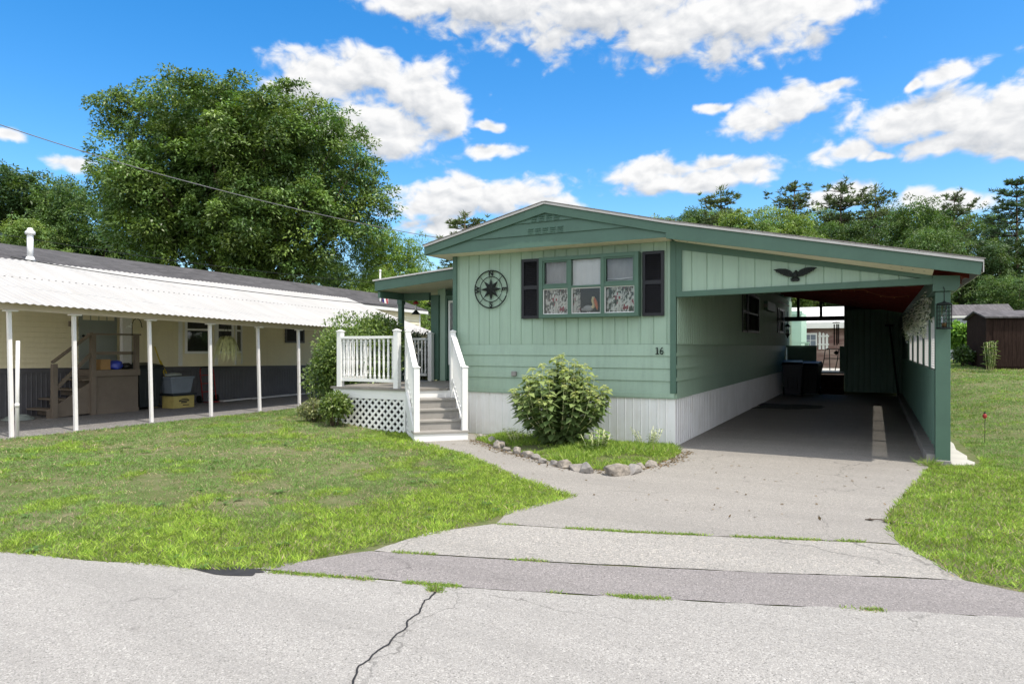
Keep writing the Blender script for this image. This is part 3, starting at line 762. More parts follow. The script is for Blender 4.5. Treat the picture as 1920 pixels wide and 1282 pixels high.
# deck railings with turned spindles
sp = [(.017, 0), (.019, .06), (.012, .075), (.018, .095), (.012, .115), (.014, .14), (.019, .30), (.014, .335), (.019, .35), (.014, .365), (.019, .40), (.014, .56), (.012, .585), (.018, .605), (.012, .625), (.019, .64), (.017, .70)]
m = MB(); m.lathe([(r_ * 1.22, z_) for r_, z_ in sp], n=8); spme = m.mesh('baluster', 'white_paint')
def post_mesh(h=.99):
    m = MB(); m.box(-.047, .047, -.047, .047, 0, h); m.box(-.058, .058, -.058, .058, h + .001, h + .02)
    m.add([(-.05, -.05, h + .021), (.05, -.05, h + .021), (.05, .05, h + .021), (-.05, .05, h + .021), (0, 0, h + .045)], [(0, 1, 4), (1, 2, 4), (2, 3, 4), (3, 0, 4)])
    return m.mesh('post', 'white_paint')
pme = post_mesh()
def deck_rail(a, b, n, posts):
    a, b = Vector((*a, DZ)), Vector((*b, DZ)); d = (b - a).normalized()
    m = MB(); m.bar(a + d * .048 + Vector((0, 0, .885)), b - d * .048 + Vector((0, 0, .885)), .085, .045); rl = m.build('deck_railing', 'white_paint', porch, .004)
    m = MB(); m.bar(a + d * .048 + Vector((0, 0, .13)), b - d * .048 + Vector((0, 0, .13)), .05, .055); m.build('bottom_rail', 'white_paint', rl)
    for k in range(n):
        o = bpy.data.objects.new('baluster', spme); COL.objects.link(o); o.parent = rl
        o.location = a.lerp(b, (k + .9) / (n + .8)) + Vector((0, 0, .16)) - wloc(rl)
    for p in posts:
        o = bpy.data.objects.new('post', pme); COL.objects.link(o); o.parent = rl; o.location = Vector((*p, DZ)) - wloc(rl)
deck_rail((-5.94, -.655), (-4.66, -.655), 12, [(-5.94, -.655), (-4.66, -.655)])
deck_rail((-6.05, -.56), (-6.50, 1.75), 17, [(-6.51, 1.80)])
deck_rail((-6.42, 1.80), (-5.72, 1.80), 7, [(-5.66, 1.80)])
# porch roof
pz = lambda X: 2.875 + .078 * (X + 6.38)
m = MB(); m.mat(0); m.prism([(-6.44, .86, pz(-6.44) - .03), (-3.93, .86, pz(-3.93) - .03), (-3.93, .86, pz(-3.93)), (-6.44, .86, pz(-6.44))], (0, 3.0, 0))
m.mat(1); m.prism([(-6.445, .85, pz(-6.445) - .032), (-3.93, .85, pz(-3.93) - .032), (-3.93, .85, pz(-3.93) - .002), (-6.445, .85, pz(-6.445) - .002)], (0, .009, 0))
proof = m.build('porch_roof', ['shingle_grey', 'drip_edge'], porch)
m = MB(); m.prism([(-6.41, .88, pz(-6.41) - .235), (-3.93, .88, pz(-3.93) - .215), (-3.93, .88, pz(-3.93) - .033), (-6.41, .88, pz(-6.41) - .033)], (0, .035, 0)); m.prism([(-6.41, .916, pz(-6.41) - .235), (-6.41, 3.8, pz(-6.41) - .235), (-6.41, 3.8, pz(-6.41) - .033), (-6.41, .916, pz(-6.41) - .033)], (.03, 0, 0))
m.build('fascia', 'green_trim', proof)
m = MB(); m.prism([(-6.38, .917, pz(-6.38) - .225), (-3.93, .917, pz(-3.93) - .205), (-3.93, .917, pz(-3.93) - .20), (-6.38, .917, pz(-6.38) - .22)], (0, 2.9, 0)); m.build('porch_ceiling', 'soffit', proof)
m = MB(); m.prism([(-6.40, 1.70, 2.49), (-5.74, 1.84, 2.49), (-5.74, 1.84, 2.655), (-6.40, 1.70, 2.645)], (0, .08, 0)); m.prism([(-6.36, .92, 2.50), (-6.36, 1.69, 2.50), (-6.36, 1.69, 2.63), (-6.36, .92, 2.63)], (.06, 0, 0)); m.build('porch_beam', 'green_trim', porch)
m = MB(); m.box(-6.57, -6.47, 1.86, 1.96, DZ, 2.62); m.box(-6.585, -6.455, 1.845, 1.975, 2.42, 2.655); m.build('porch_post', 'green_trim', porch, .004)
# hanging feeder bell by the porch
hb = empty('bird_feeder', (-6.12, 1.9, 2.2), 0, 'small hanging feeder with black cone hood under the porch beam', 'bird feeder')
m = MB(); m.tube([(0, 0, .07), (0, 0, .22)], .02, 8); m.build('tube', 'white_paint', hb, local=True)
m = MB(); m.lathe([(.10, 0), (.085, .02), (.03, .08), (.012, .10)], n=14); m.build('hood', 'dark_metal', hb, local=True)
m = MB(); m.lathe([(.06, .22), (.07, .24), (.02, .29)], n=12); m.build('cap', 'red_metal', hb, local=True)

# ================================================================== things on the house front
def text_mesh(body, size, depth, mat, bold=0.0):
    cu = bpy.data.curves.new('txt', 'FONT'); cu.body = body; cu.size = size; cu.extrude = depth; cu.align_x = 'CENTER'; cu.align_y = 'CENTER'; cu.offset = bold
    ob = bpy.data.objects.new('txt', cu); COL.objects.link(ob)
    dg = bpy.context.evaluated_depsgraph_get(); me = bpy.data.meshes.new_from_object(ob.evaluated_get(dg))
    bpy.data.objects.remove(ob); bpy.data.curves.remove(cu)
    me.materials.clear(); me.materials.append(MATS[mat]); return me
ROTX = Matrix.Rotation(R(90), 4, 'X')
# compass rose
cp = empty('compass_rose', (-3.145, -.035, 2.48), 0, 'black iron compass rose with N E S W hung left of the window', 'wall ornament')
m = MB(); circ = lambda r, y=0: [(r * math.cos(t), y, r * math.sin(t)) for t in [2 * math.pi * i / 48 for i in range(48)]]
m.tube(circ(.318), .0105, 8, closed=True); m.build('outer_ring', 'dark_metal', cp, local=True)
m = MB(); m.tube(circ(.215), .007, 8, closed=True)
for k in range(4):
    t = math.pi / 4 + k * math.pi / 2; m.tube([(.2 * math.cos(t), 0, .2 * math.sin(t)), (.315 * math.cos(t), 0, .315 * math.sin(t))], .0055, 6)
m.build('inner_ring', 'dark_metal', cp, local=True)
m = MB(); ctr = (0, -.035, 0)
for k in range(8):
    t = k * math.pi / 4; lr = .205 if k % 2 == 0 else .20; vr = .088
    tip = (lr * math.cos(t), 0, lr * math.sin(t)); a = (vr * math.cos(t - math.pi / 8), 0, vr * math.sin(t - math.pi / 8)); b = (vr * math.cos(t + math.pi / 8), 0, vr * math.sin(t + math.pi / 8))
    m.add([ctr, a, tip, b], [(0, 1, 2), (0, 2, 3)])
    m.add([(0, .002, 0), a, tip, b], [(0, 2, 1), (0, 3, 2)])
m.build('star', 'dark_metal', cp, local=True, recalc=False)
for ch, ang in (('N', 0), ('E', -90), ('S', 180), ('W', 90)):
    me = text_mesh(ch, .125, .004, 'dark_metal', .004)
    a = R(ang); flip = 180 if ch == 'S' else 0
    me.transform(Matrix.Translation((-.266 * math.sin(a), 0, .266 * math.cos(a))) @ Matrix.Rotation(-R(ang + flip), 4, 'Y') @ ROTX)
    o = bpy.data.objects.new('letter', me); COL.objects.link(o); o.parent = cp
# house number 16 in serif figures
hn = empty('house_number', (-.22, -.03, 1.44), 0, 'black serif house number 16 on the green siding near the corner', 'sign')
m = MB(); m.box(-.048, -.030, -.006, 0, -.045, .05); m.box(-.066, -.012, -.0065, .0002, -.053, -.044)
m.prism([(-.048, -.006, .05), (-.066, -.006, .037), (-.066, -.006, .030), (-.048, -.006, .038)], (0, .006, 0)); m.build('digit', 'dark_metal', hn, local=True)
m = MB(); m.tube([(.028 + .022 * math.cos(t), -.004, -.024 + .025 * math.sin(t)) for t in [2 * math.pi * i / 20 for i in range(20)]], .0075, 6, closed=True)
m.tube([(.007, -.004, -.022), (.009, -.004, .005), (.020, -.004, .030), (.036, -.004, .046), (.048, -.004, .047)], [.008, .0085, .008, .006, .006], 6); m.build('digit', 'dark_metal', hn, local=True)
# eagle plaque
eg = empty('eagle_ornament', (1.67, -.012, 2.49), 0, 'black spread-wing eagle plaque on the carport header', 'wall ornament')
wing = [(.02, .02), (.06, .075), (.12, .105), (.20, .112), (.272, .098), (.262, .086), (.235, .078), (.243, .066), (.212, .056), (.217, .043), (.185, .034), (.187, .020), (.155, .012), (.155, -.002), (.12, -.008), (.115, -.022), (.08, -.026), (.05, -.035), (.02, -.03)]
for sg in (-1, 1):
    m = MB(); m.prism([(sg * x, -.016 - .03 * (x / .27), z) for x, z in wing], (0, .014, 0))
    for k in range(6):
        m.tube([(sg * (.05 + k * .034), -.02 - .004 * k, -.02 + k * .012), (sg * (.085 + k * .034), -.026 - .004 * k, .055 + k * .008)], .006, 5)
    m.build('wing', 'dark_metal', eg, .003, local=True)
m = MB(); m.ball((0, -.02, -.005), .034, .022, .055, 12, 8); m.ball((.012, -.03, .05), .021, .018, .024, 10, 6); m.lathe([(.001, -.02), (.009, 0), (.002, .004)], (.034, -.032, .047), 6)
m.prism([(-.03, -.02, -.04), (.03, -.02, -.04), (.06, -.02, -.095), (.03, -.02, -.11), (0, -.02, -.104), (-.03, -.02, -.11), (-.06, -.02, -.095)], (0, .012, 0))
for sg in (-1, 1): m.tube([(sg * .025, -.025, -.04), (sg * .045, -.03, -.068), (sg * .06, -.035, -.07)], .008, 6)
m.build('body', 'dark_metal', eg, local=True)
eg.scale = (1.02, 1, .84)

# curtains, shades and the pelican in the window
def drape(name, x0, x1, z0, z1, y, mat, label, cat, folds=7, amp=.028):
    m = MB(); n = int(folds * 8); m.smooth = True
    pts = []
    for i in range(n + 1):
        t = i / n; x = x0 + (x1 - x0) * t; dy = amp * math.sin(t * folds * 2 * math.pi) + .006 * math.sin(t * 31)
        pts += [(x, y + dy * 1.2, z0 + .004 * math.sin(t * 40)), (x, y + dy * .8, z1)]
    m.add(pts, [(2 * i, 2 * i + 2, 2 * i + 3, 2 * i + 1) for i in range(n)])
    o = m.build(name, mat, recalc=False); solo(o, ((x0 + x1) / 2, y, z0)); return tag(o, label, cat, 'curtains behind the front window' if cat == 'curtain' else 'shades behind the front window')
drape('cafe_curtain', -2.11, -1.69, 2.0, 2.46, -.04, 'floral_curtain', 'floral cafe curtain filling the lower left window pane', 'curtain')
drape('cafe_curtain', -1.63, -1.50, 2.0, 2.46, -.04, 'floral_curtain', 'narrow floral curtain strip beside the pelican figure', 'curtain', 4)
drape('cafe_curtain', -1.06, -.60, 2.0, 2.46, -.04, 'floral_curtain', 'floral cafe curtain filling the lower right window pane', 'curtain')
for x0, x1, mt, lab in ((-2.11, -1.69, 'shade_grey', 'grey sheer shade in the upper left window pane'), (-1.63, -1.13, 'shade_white', 'bright white roller shade in the upper middle window pane'), (-1.06, -.60, 'shade_grey', 'grey sheer shade in the upper right window pane')):
    drape('window_shade', x0, x1, 2.47, 2.93, -.05 if 'white' in mt else .0, mt, lab, 'shade', 2, .004)
m = MB(); m.tube([(-1.06, -.0, 2.56), (-.83, -.015, 2.55), (-.60, .0, 2.57)], .012, 6); o = m.build('valance_rod', 'shade_white'); solo(o, (-.83, 0, 2.55)); tag(o, 'pale curtain rod across the upper right window pane', 'curtain rod')
pl_ = empty('pelican_figurine', (-1.33, .0, 2.03), 0, 'small grey pelican figurine with orange bill standing behind the window', 'figurine')
pl_.scale = (1.05, 1.05, 1.05)
m = MB(); m.ball((-.05, 0, .075), .085, .05, .05, 14, 8); m.ball((-.12, 0, .06), .05, .03, .025, 10, 6); m.tube([(-.06, 0, .03), (-.06, 0, -.022)], .008, 6); m.tube([(-.03, 0, .03), (-.03, 0, -.022)], .008, 6); m.build('body', 'shade_grey', pl_, local=True)
paint('pelican_cream', (.75, .62, .33), .5, .1, 20); paint('pelican_bill', (.62, .14, .04), .5, .1, 20); paint('pelican_foot', (.5, .06, .05), .5, .1, 20)
m = MB(); m.tube([(.0, 0, .08), (.03, -.002, .10), (.035, -.003, .15), (.02, -.003, .20), (.03, -.003, .235), (.05, -.003, .238)], [.03, .027, .022, .022, .026, .016], 10); m.build('neck', 'pelican_cream', pl_, local=True)
m = MB(); m.tube([(.05, -.004, .23), (.075, -.005, .16), (.09, -.006, .09), (.095, -.006, .05)], [.014, .026, .022, .006], 8); m.build('bill', 'pelican_bill', pl_, local=True)
m = MB(); m.ball((-.08, -.01, -.018), .03, .02, .008, 8, 4); m.ball((-.02, -.01, -.018), .03, .02, .008, 8, 4); m.box(-.16, .14, -.03, .06, -.034, -.024); m.build('feet', 'pelican_foot', pl_, local=True)

# ================================================================== carport contents
def wheelie_bin(name, label, loc, rz, s, mat, grp=None):
    r = empty(name, loc, rz, label, 'trash bin', grp); r.scale = (s, s, s)
    m = MB(); m.add([(-.22, -.25, .05), (.22, -.25, .05), (.22, .2, .05), (-.22, .2, .05), (-.29, -.33, .95), (.29, -.33, .95), (.29, .33, .95), (-.29, .33, .95)], [(0, 3, 2, 1), (4, 5, 6, 7), (0, 1, 5, 4), (1, 2, 6, 5), (2, 3, 7, 6), (3, 0, 4, 7)]); m.box(-.305, .305, -.345, .345, .9, .95)
    for k in (-.12, 0, .12): m.box(k - .02, k + .02, -.30, -.25, .2, .8)
    m.build('body', mat, r, .015, local=True)
    m = MB(); m.add([(-.31, -.37, .955), (.31, -.37, .955), (.31, .36, .955), (-.31, .36, .955), (-.27, -.32, 1.01), (.27, -.32, 1.01), (.27, .34, 1.06), (-.27, .34, 1.06)], [(0, 3, 2, 1), (4, 5, 6, 7), (0, 1, 5, 4), (1, 2, 6, 5), (2, 3, 7, 6), (3, 0, 4, 7)]); m.tube([(-.25, .40, .97), (.25, .40, .97)], .018, 8); m.build('lid', mat, r, .012, local=True)
    for x in (-.25, .25):
        m = MB(); m.tube([(x - .03, .24, .12), (x + .03, .24, .12)], .12, 16); m.build('wheel', 'dark_metal', r, local=True)
    return r
wheelie_bin('trash_bin', 'dark blue wheeled trash bin beside the white skirting in the carport', (.42, 12.3, .006), R(5), 1.02, 'bin_blue')
wheelie_bin('trash_bin', 'black wheeled trash bin partly behind the dark blue one', (.86, 13.05, .006), R(-8), .98, 'bin_dark')
# back deck, steps and its solid rails
bd = empty('back_deck', (.9, 14.5, 0), 0, 'dark wooden back deck with steps seen through the carport', 'deck')
m = MB(); m.box(.05, 1.79, 14.3, 18.6, .62, .68); m.build('deck_floor', 'concrete', bd)
for i in range(3):
    m = MB(); m.box(.95, 1.76, 13.55 + .25 * i, 14.29, .003 + .2 * i, .2 * (i + 1)); m.build('step', 'shed_brown', bd)
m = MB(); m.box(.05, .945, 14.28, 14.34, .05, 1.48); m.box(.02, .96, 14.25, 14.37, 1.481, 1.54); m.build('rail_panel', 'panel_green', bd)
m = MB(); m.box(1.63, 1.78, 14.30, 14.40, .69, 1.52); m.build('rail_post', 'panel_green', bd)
wc = empty('wind_chime', (1.55, 13.9, 1.6), 0, 'black tube wind chime with diamond sail hanging in the carport gap', 'wind chime')
for k in range(5):
    t = 2 * math.pi * k / 5; m = MB(); m.tube([(.07 * math.cos(t), .07 * math.sin(t), -.05 * (k % 2)), (.07 * math.cos(t), .07 * math.sin(t), .62)], .018, 8); m.build('chime_tube', 'dark_metal', wc, local=True)
m = MB(); m.lathe([(.11, .66), (.11, .69)], n=16); m.tube([(0, 0, .69), (0, 0, .88)], .004, 5); m.tube([(0, 0, .66), (0, 0, -.22)], .003, 5); m.build('top_disc', 'dark_metal', wc, local=True)
m = MB(); m.prism([(-.08, 0, -.29), (0, 0, -.37), (.08, 0, -.29), (0, 0, -.21)], (0, .01, 0)); m.build('sail', 'dark_metal', wc, local=True)
wk = empty('walker_frame', (1.35, 15.6, .68), R(10), 'folding metal walker standing on the back deck', 'walker')
m = MB()
for x in (-.22, .2):
    m.tube([(x - .12, -.05, 0), (x - .04, -.03, .4), (x, 0, .72), (x + .08, .05, .76), (x + .16, .25, .74), (x + .2, .45, .0)], .016, 6)
m.tube([(-.28, -.03, .42), (.24, -.03, .42)], .016, 6); m.tube([(-.2, .02, .74), (.26, .02, .74)], .014, 6); m.build('frame', 'dark_metal', wk, local=True)
m = MB(); m.tube([(.30, .44, .07), (.34, .44, .07)], .07, 14); m.build('wheel', 'dark_metal', wk, local=True)
hl = empty('hanging_lantern', (.12, 13.75, 1.9), 0, 'black metal hanging lantern on chain at the far end of the side wall', 'lantern')
m = MB(); m.lathe([(.03, .34), (.10, .26), (.09, .25)], n=6); m.lathe([(.09, .0), (.09, .02), (.03, -.06), (.01, -.12)], n=6); m.tube([(0, 0, .34), (0, 0, .75)], .008, 6)
for k in range(6): m.tube([(.085 * math.cos(k * 1.047), .085 * math.sin(k * 1.047), .01), (.085 * math.cos(k * 1.047), .085 * math.sin(k * 1.047), .26)], .006, 5)
m.build('lantern_frame', 'dark_metal', hl, local=True)
m = MB(); m.lathe([(.035, .02), (.035, .16)], n=10); m.build('candle', 'white_paint', hl, local=True)
m = MB(); path = [(.9 + 2.3 * t, 4.0 + 1.0 * math.sin(t * 2.2), zt(.9 + 2.3 * t) - .19 - .07 * abs(math.sin(t * math.pi * 3))) for t in [i / 40 for i in range(41)]]
m.tube(path, .004, 5)
for p in path[::4]: m.ball((p[0], p[1], p[2] - .012), .012, n=8, m=6)
paint('string_cord', (.42, .16, .06), .5); o = m.build('string_lights', 'string_cord'); solo(o, path[0]); tag(o, 'thin string of tiny lights draped under the dark red ceiling', 'string lights')
m = MB(); m.bar((3.22, 11.9, .12), (3.02, 12.9, 2.15), .04, .04); m.box(2.9, 3.12, 12.85, 12.9, 2.1, 2.16); o = m.build('leaning_pole', 'dark_metal'); solo(o, (3.22, 11.9, .12)); tag(o, 'thin dark pole leaning against the green storage room wall', 'pole')
# leaf garland along the inner top of the side wall
ns_ = 74; sy_ = np.linspace(1.2, 10.3, ns_) + rng.normal(0, .03, ns_); sl_ = .46 + .14 * np.sin(sy_ * 3.1) + rng.uniform(-.10, .10, ns_); n = ns_ * 44; si = np.repeat(np.arange(ns_), 44); u_ = rng.random(n); gy = sy_[si] + rng.normal(0, .014, n) + .03 * np.sin(u_ * 14 + si); drop = u_ * sl_[si]
C = np.stack([3.345 - rng.random(n) * .06, gy, 2.28 - drop], 1); D = rng.normal(size=(n, 3)) * .8 + np.array([-.2, 0, -.9]); N = rng.normal(size=(n, 3)) + np.array([-1.0, 0, .3])
cc = np.where(rng.random(n)[:, None] < .82, np.array([[.92, .93, .92]]), np.array([[.14, .24, .13]])) * rng.uniform(.55, 1.0, (n, 1))
V, Fc, cc = leaves(C, D, N, rng.uniform(.045, .085, n), rng.uniform(.018, .034, n), cc, .1)
o = np_mesh('leaf_garland', V, Fc, cc, 'leaf'); solo(o, (3.36, 1.2, 2.28)); tag(o, 'pale white and green leaf garland hung along the carport side wall', 'garland')
# caged feeder on the post
bf = empty('bird_feeder', (3.40, -.13, 1.72), 0, 'wire cage bird feeder hanging on the front carport post', 'bird feeder')
m = MB()
for k in range(14): t = 2 * math.pi * k / 14; m.tube([(.082 * math.cos(t), .082 * math.sin(t), .02), (.082 * math.cos(t), .082 * math.sin(t), .30)], .0025, 4)
for z in (.02, .07, .12, .17, .22, .27, .30): m.tube([(.082 * math.cos(2 * math.pi * i / 20), .082 * math.sin(2 * math.pi * i / 20), z) for i in range(20)], .0025, 4, closed=True)
m.build('cage', 'dark_metal', bf, local=True)
m = MB(); m.lathe([(.09, 0), (.09, .015), (.085, .02)], n=16); m.build('tray', 'dark_metal', bf, local=True)
m = MB(); m.lathe([(.088, .30), (.08, .32), (.02, .335), (.008, .35)], n=16); m.tube([(0, 0, .34), (0, 0, .50), (0, .10, .53)], .005, 6); m.build('lid', 'dark_metal', bf, local=True)
m = MB(); m.lathe([(.03, .02), (.03, .29)], n=12); m.build('seed_tube', 'glass', bf, local=True)
m = MB(); m.lathe([(.028, .021), (.028, .08)], n=12); m.build('seeds', 'cardboard', bf, local=True)
# ladybug garden stake and pad
ls = empty('garden_stake', (4.12, 2.45, float(ground_z(4.12, 2.45))), 0, 'red ladybug ornament on a thin stake in the right lawn', 'lawn ornament')
m = MB(); m.tube([(0, 0, 0), (0.004, 0, .40)], .004, 5); m.build('stake', 'dark_metal', ls, local=True)
m = MB(); m.ball((0, 0, .43), .03, .022, .04, 12, 8); m.build('body', 'red_metal', ls, local=True)
m = MB(); m.ball((0, 0, .475), .016, .014, .014, 8, 6); m.tube([(.0, 0, .485), (.014, 0, .51)], .002, 4); m.tube([(.0, 0, .485), (-.014, 0, .51)], .002, 4); m.build('head', 'dark_metal', ls, local=True)
m = MB()
pts = [(3.49, .0), (3.62, .03), (3.73, .18), (3.77, .33), (3.71, .55), (3.74, .9), (3.67, 1.5), (3.70, 2.2), (3.64, 3.0), (3.66, 4.2), (3.60, 5.4), (3.49, 6.2)]
m.prism([(x, y, -.02 + float(ground_z(x, y))) for x, y in pts], (0, 0, .05)); o = m.build('concrete_footing', 'concrete', bevel=.012); solo(o, (3.6, 1, 0)); tag(o, 'pale concrete footing strip along the outside of the carport wall', 'concrete pad')
def onX(x, y, X):
    d = ray(x, y); t = (X - CAM.x) / d.x; return CAM + d * t
# ================================================================== NEIGHBOUR HOME
nb = empty('mobile_home', (-13.5, 0, 0), 0, 'cream sided mobile home with dark shingle roof behind the long white awning', 'house')
XW = -13.5; Y0, Y1 = -8.0, 12.3
nz = lambda Y: -.016 * (Y + 2)                     # the home sits a little lower at its far end
def slant(mb):                                      # shear heights gently along the home
    mb.v = [(x, y, z + nz(y) * min(1.0, max(0.0, z) / .6)) for x, y, z in mb.v]; return mb
zs = [1.04 + .112 * i for i in range(20)]
m = MB(); m.lap((XW, Y0), (XW, Y1), zs, (1, 0), .026)
for a in (Y0, Y1): m.add([(XW, a, 1.0), (XW - 4.2, a, 1.0), (XW - 4.2, a, 3.15), (XW - 2.1, a, 3.8), (XW, a, 3.15)], [(0, 1, 2, 3, 4)])
m.quad((XW - 4.2, Y0, 0), (XW - 4.2, Y1, 0), (XW - 4.2, Y1, 3.15), (XW - 4.2, Y0, 3.15))
slant(m).build('wall', 'cream_siding', nb, recalc=False)
m = MB(); m.wall((XW - .01, Y0), (XW - .01, Y1), -.2, 1.02, beads(20.3, .10, .012, .01, .03), (1, 0)); m.box(XW - .01, XW + .022, Y0, Y1, .93, 1.035); slant(m).build('skirting', 'slate_skirt', nb, recalc=False)
m = MB(); m.mat(0)
m.prism([(XW + .2, Y0 - .3, 3.16), (XW - 2.1, Y0 - .3, 3.91), (XW - 2.1, Y0 - .3, 3.95), (XW + .2, Y0 - .3, 3.20)], (0, 20.9, 0)); m.prism([(XW - 4.4, Y0 - .3, 3.16), (XW - 4.4, Y0 - .3, 3.20), (XW - 2.1, Y0 - .3, 3.95), (XW - 2.1, Y0 - .3, 3.91)], (0, 20.9, 0))
m.mat(1); m.box(XW + .17, XW + .2, Y0 - .3, Y1 + .3, 3.05, 3.155); m.prism([(XW + .19, Y1 + .31, 3.05), (XW - 2.1, Y1 + .31, 3.80), (XW - 2.1, Y1 + .31, 3.90), (XW + .19, Y1 + .31, 3.155)], (0, .02, 0))
slant(m).build('roof', ['shingle_black', 'far_white'], nb)
m = MB(); m.box(XW, XW + .03, Y1 - .06, Y1 + .02, 1.02, 3.05); m.box(XW, XW + .17, Y0, Y1, 3.04, 3.05); slant(m).build('corner_trim', 'far_white', nb)
vp_ = MB(); vp_.lathe([(.062, 3.4), (.062, 4.02)], (-14.0, -1.75, 0), 12); vp_.lathe([(.11, 3.40), (.075, 3.50)], (-14.0, -1.75, 0), 12); vp_.lathe([(.095, 4.0), (.10, 4.06), (.06, 4.10), (.05, 4.14), (.02, 4.15)], (-14.0, -1.75, 0), 12); vp_.build('vent_pipe', 'white_paint', nb)
m = MB(); m.box(-15.45, -14.85, -3.3, -2.65, 4.0, 4.05); m.box(-15.35, -14.95, -3.2, -2.75, 3.7, 3.98); m.box(-15.5, -14.8, -3.35, -2.6, 4.1, 4.15); m.build('roof_vent', 'cardboard', nb)
# bay window
A, B, C_, D_ = (XW, 1.55), (-13.12, 2.36), (-13.12, 3.02), (XW, 3.58)
m = MB()
for p0, p1 in ((A, B), (B, C_), (C_, D_)):
    dx, dy = p1[0] - p0[0], p1[1] - p0[1]; ln = math.hypot(dx, dy); n_ = (dy / ln, -dx / ln)
    m.wall(p0, p1, .98, 3.0, [(0, 0), (ln, 0)], n_)
m.poly([(*A, .98), (*B, .98), (*C_, .98), (*D_, .98)])
bay = m.build('bay_window', 'cream_siding', nb, recalc=False)
for p0, p1, f0, f1 in ((A, B, .18, .92), (B, C_, .08, .92), (C_, D_, .1, .9)):
    P0, P1 = Vector((*p0, 0)), Vector((*p1, 0)); d = P1 - P0; ln = d.length; d.normalize(); nr = Vector((d.y, -d.x, 0))
    def fr(mb, s0, s1, z0, z1, k0=.002, k1=.03):
        mb.prism([P0 + d * s0 + nr * k0 + Vector((0, 0, z0)), P0 + d * s1 + nr * k0 + Vector((0, 0, z0)), P0 + d * s1 + nr * k1 + Vector((0, 0, z0)), P0 + d * s0 + nr * k1 + Vector((0, 0, z0))], (0, 0, z1 - z0))
    a, b = ln * f0, ln * f1; w = .06; z0, z1 = 1.32, 2.42
    m = MB(); fr(m, a, a + w, z0, z1); fr(m, b - w, b, z0, z1); fr(m, a + w, b - w, z0, z0 + w); fr(m, a + w, b - w, z1 - w, z1); fr(m, a + w, b - w, 1.93, 1.98)
    f = m.build('window_frame', 'white_paint', bay)
    m = MB(); fr(m, a + w, b - w, z0 + w, z1 - w, .004, .010); m.build('pane', 'glass_dark', f)
    m = MB(); fr(m, a + w, b - w, z0 + w, z1 - w, .0015, .0025); m.build('window_blind', 'shade_grey', f)
    m = MB(); fr(m, .0, .10, 1.0, 2.9, .003, .028); m.build('trim_board', 'far_white', bay)
m = MB(); fr(m, ln - .08, ln, 1.0, 2.9, .003, .028); m.build('trim_board', 'far_white', bay)
m = MB(); m.box(XW + .012, XW + .05, 5.2, 6.0, 1.62, 2.45); f = m.build('window', 'slate_skirt', nb)
m = MB(); m.box(XW + .05, XW + .054, 5.26, 5.94, 1.68, 2.40); m.build('pane', 'room_dark', f)
m = MB(); m.box(XW + .015, XW + .05, -1.0, -.12, 1.0, 2.75); dr = m.build('door', 'door_grey', nb)
m = MB()
for k in range(4):
    y = -.92 + k * .19; m.box(XW + .051, XW + .058, y, y + .165, 2.12, 2.42)
m.build('door_window', 'cream_siding', dr)
m = MB(); m.ball((XW + .075, -.92, 1.75), .03, n=8, m=6); m.build('handle', 'dark_metal', dr)
m = MB(); m.box(XW + .02, XW + .09, -1.22, -1.1, 1.96, 2.08); m.tube([(XW + .09, -1.16, 2.02), (XW + .14, -1.16, 1.99)], .03, 8); m.build('wall_lamp', 'brown_deck', nb)
m = MB(); m.box(XW + .4, XW + .5, -.27, -.03, 1.0, 2.35); m.box(XW + .4, XW + .505, -.28, -.02, 2.18, 2.22); m.build('white_column', 'post_white', nb, .005)
# ================================================================== AWNING
aw = empty('awning', (-10.0, -4.0, 0), 0, 'long white corrugated awning on thin white posts over the neighbouring drive', 'awning')
ae = lambda Y: 2.215 - .028 * (Y + 4.3); atop = lambda Y: 3.385 - .016 * (Y + 2.8)
m = MB(); ya, yb = -4.42, 8.3; n = int((yb - ya) / .13 * 8); xs = [-9.70, -10.7, -11.7, -12.7, -13.70]
o = 0
for layer in (0, 1):
    m.mat(layer)
    o = len(m.v)
    for i in range(n + 1):
        Y = ya + (yb - ya) * i / n; b = .0085 * math.sin(2 * math.pi * (Y - ya) / .13)
        for k, X in enumerate(xs):
            t = (X - xs[0]) / (xs[-1] - xs[0]); m.v.append((X, Y, ae(Y) + (atop(Y) - ae(Y)) * t + b - .006 * layer))
    for i in range(n):
        for k in range(len(xs) - 1):
            a = o + i * len(xs) + k; m.face(a, a + 1, a + len(xs) + 1, a + len(xs))
# lap joint with its row of screws
m.mat(2)
for i in range(95):
    Y = ya + .07 + i * .13
    if Y < yb:
        t = .52; X = xs[0] + (xs[-1] - xs[0]) * t; z = ae(Y) + (atop(Y) - ae(Y)) * t + .018
        m.box(X - .012, X + .012, Y - .012, Y + .012, z - .01, z + .004)
aw_c = m.build('canopy', ['awning_white', 'awning_under', 'block_grey'], aw, recalc=False)
m = MB(); m.prism([(-10.03, ya + .05, ae(ya) - .10), (-9.97, ya + .05, ae(ya) - .10), (-9.97, ya + .05, ae(ya) + .03), (-10.03, ya + .05, ae(ya) + .03)], (0, yb - ya - .1, ae(yb) - ae(ya))); m.build('header_beam', 'awning_under', aw)
pyy = [-4.05, -3.02, -1.57, -.2, 1.12, 2.36, 3.75, 5.2, 6.7]
for i, y in enumerate(pyy):
    m = MB(); m.bar((-10.0, y, 0.0), (-10.02 + random.uniform(-.02, .02), y - .03, ae(y) - .09), .058, .058, (1, 0, 0)); m.box(-10.05, -9.95, y - .12, y + .08, ae(y) - .125, ae(y) - .1)
    m.build('post', 'post_white', aw, .004)
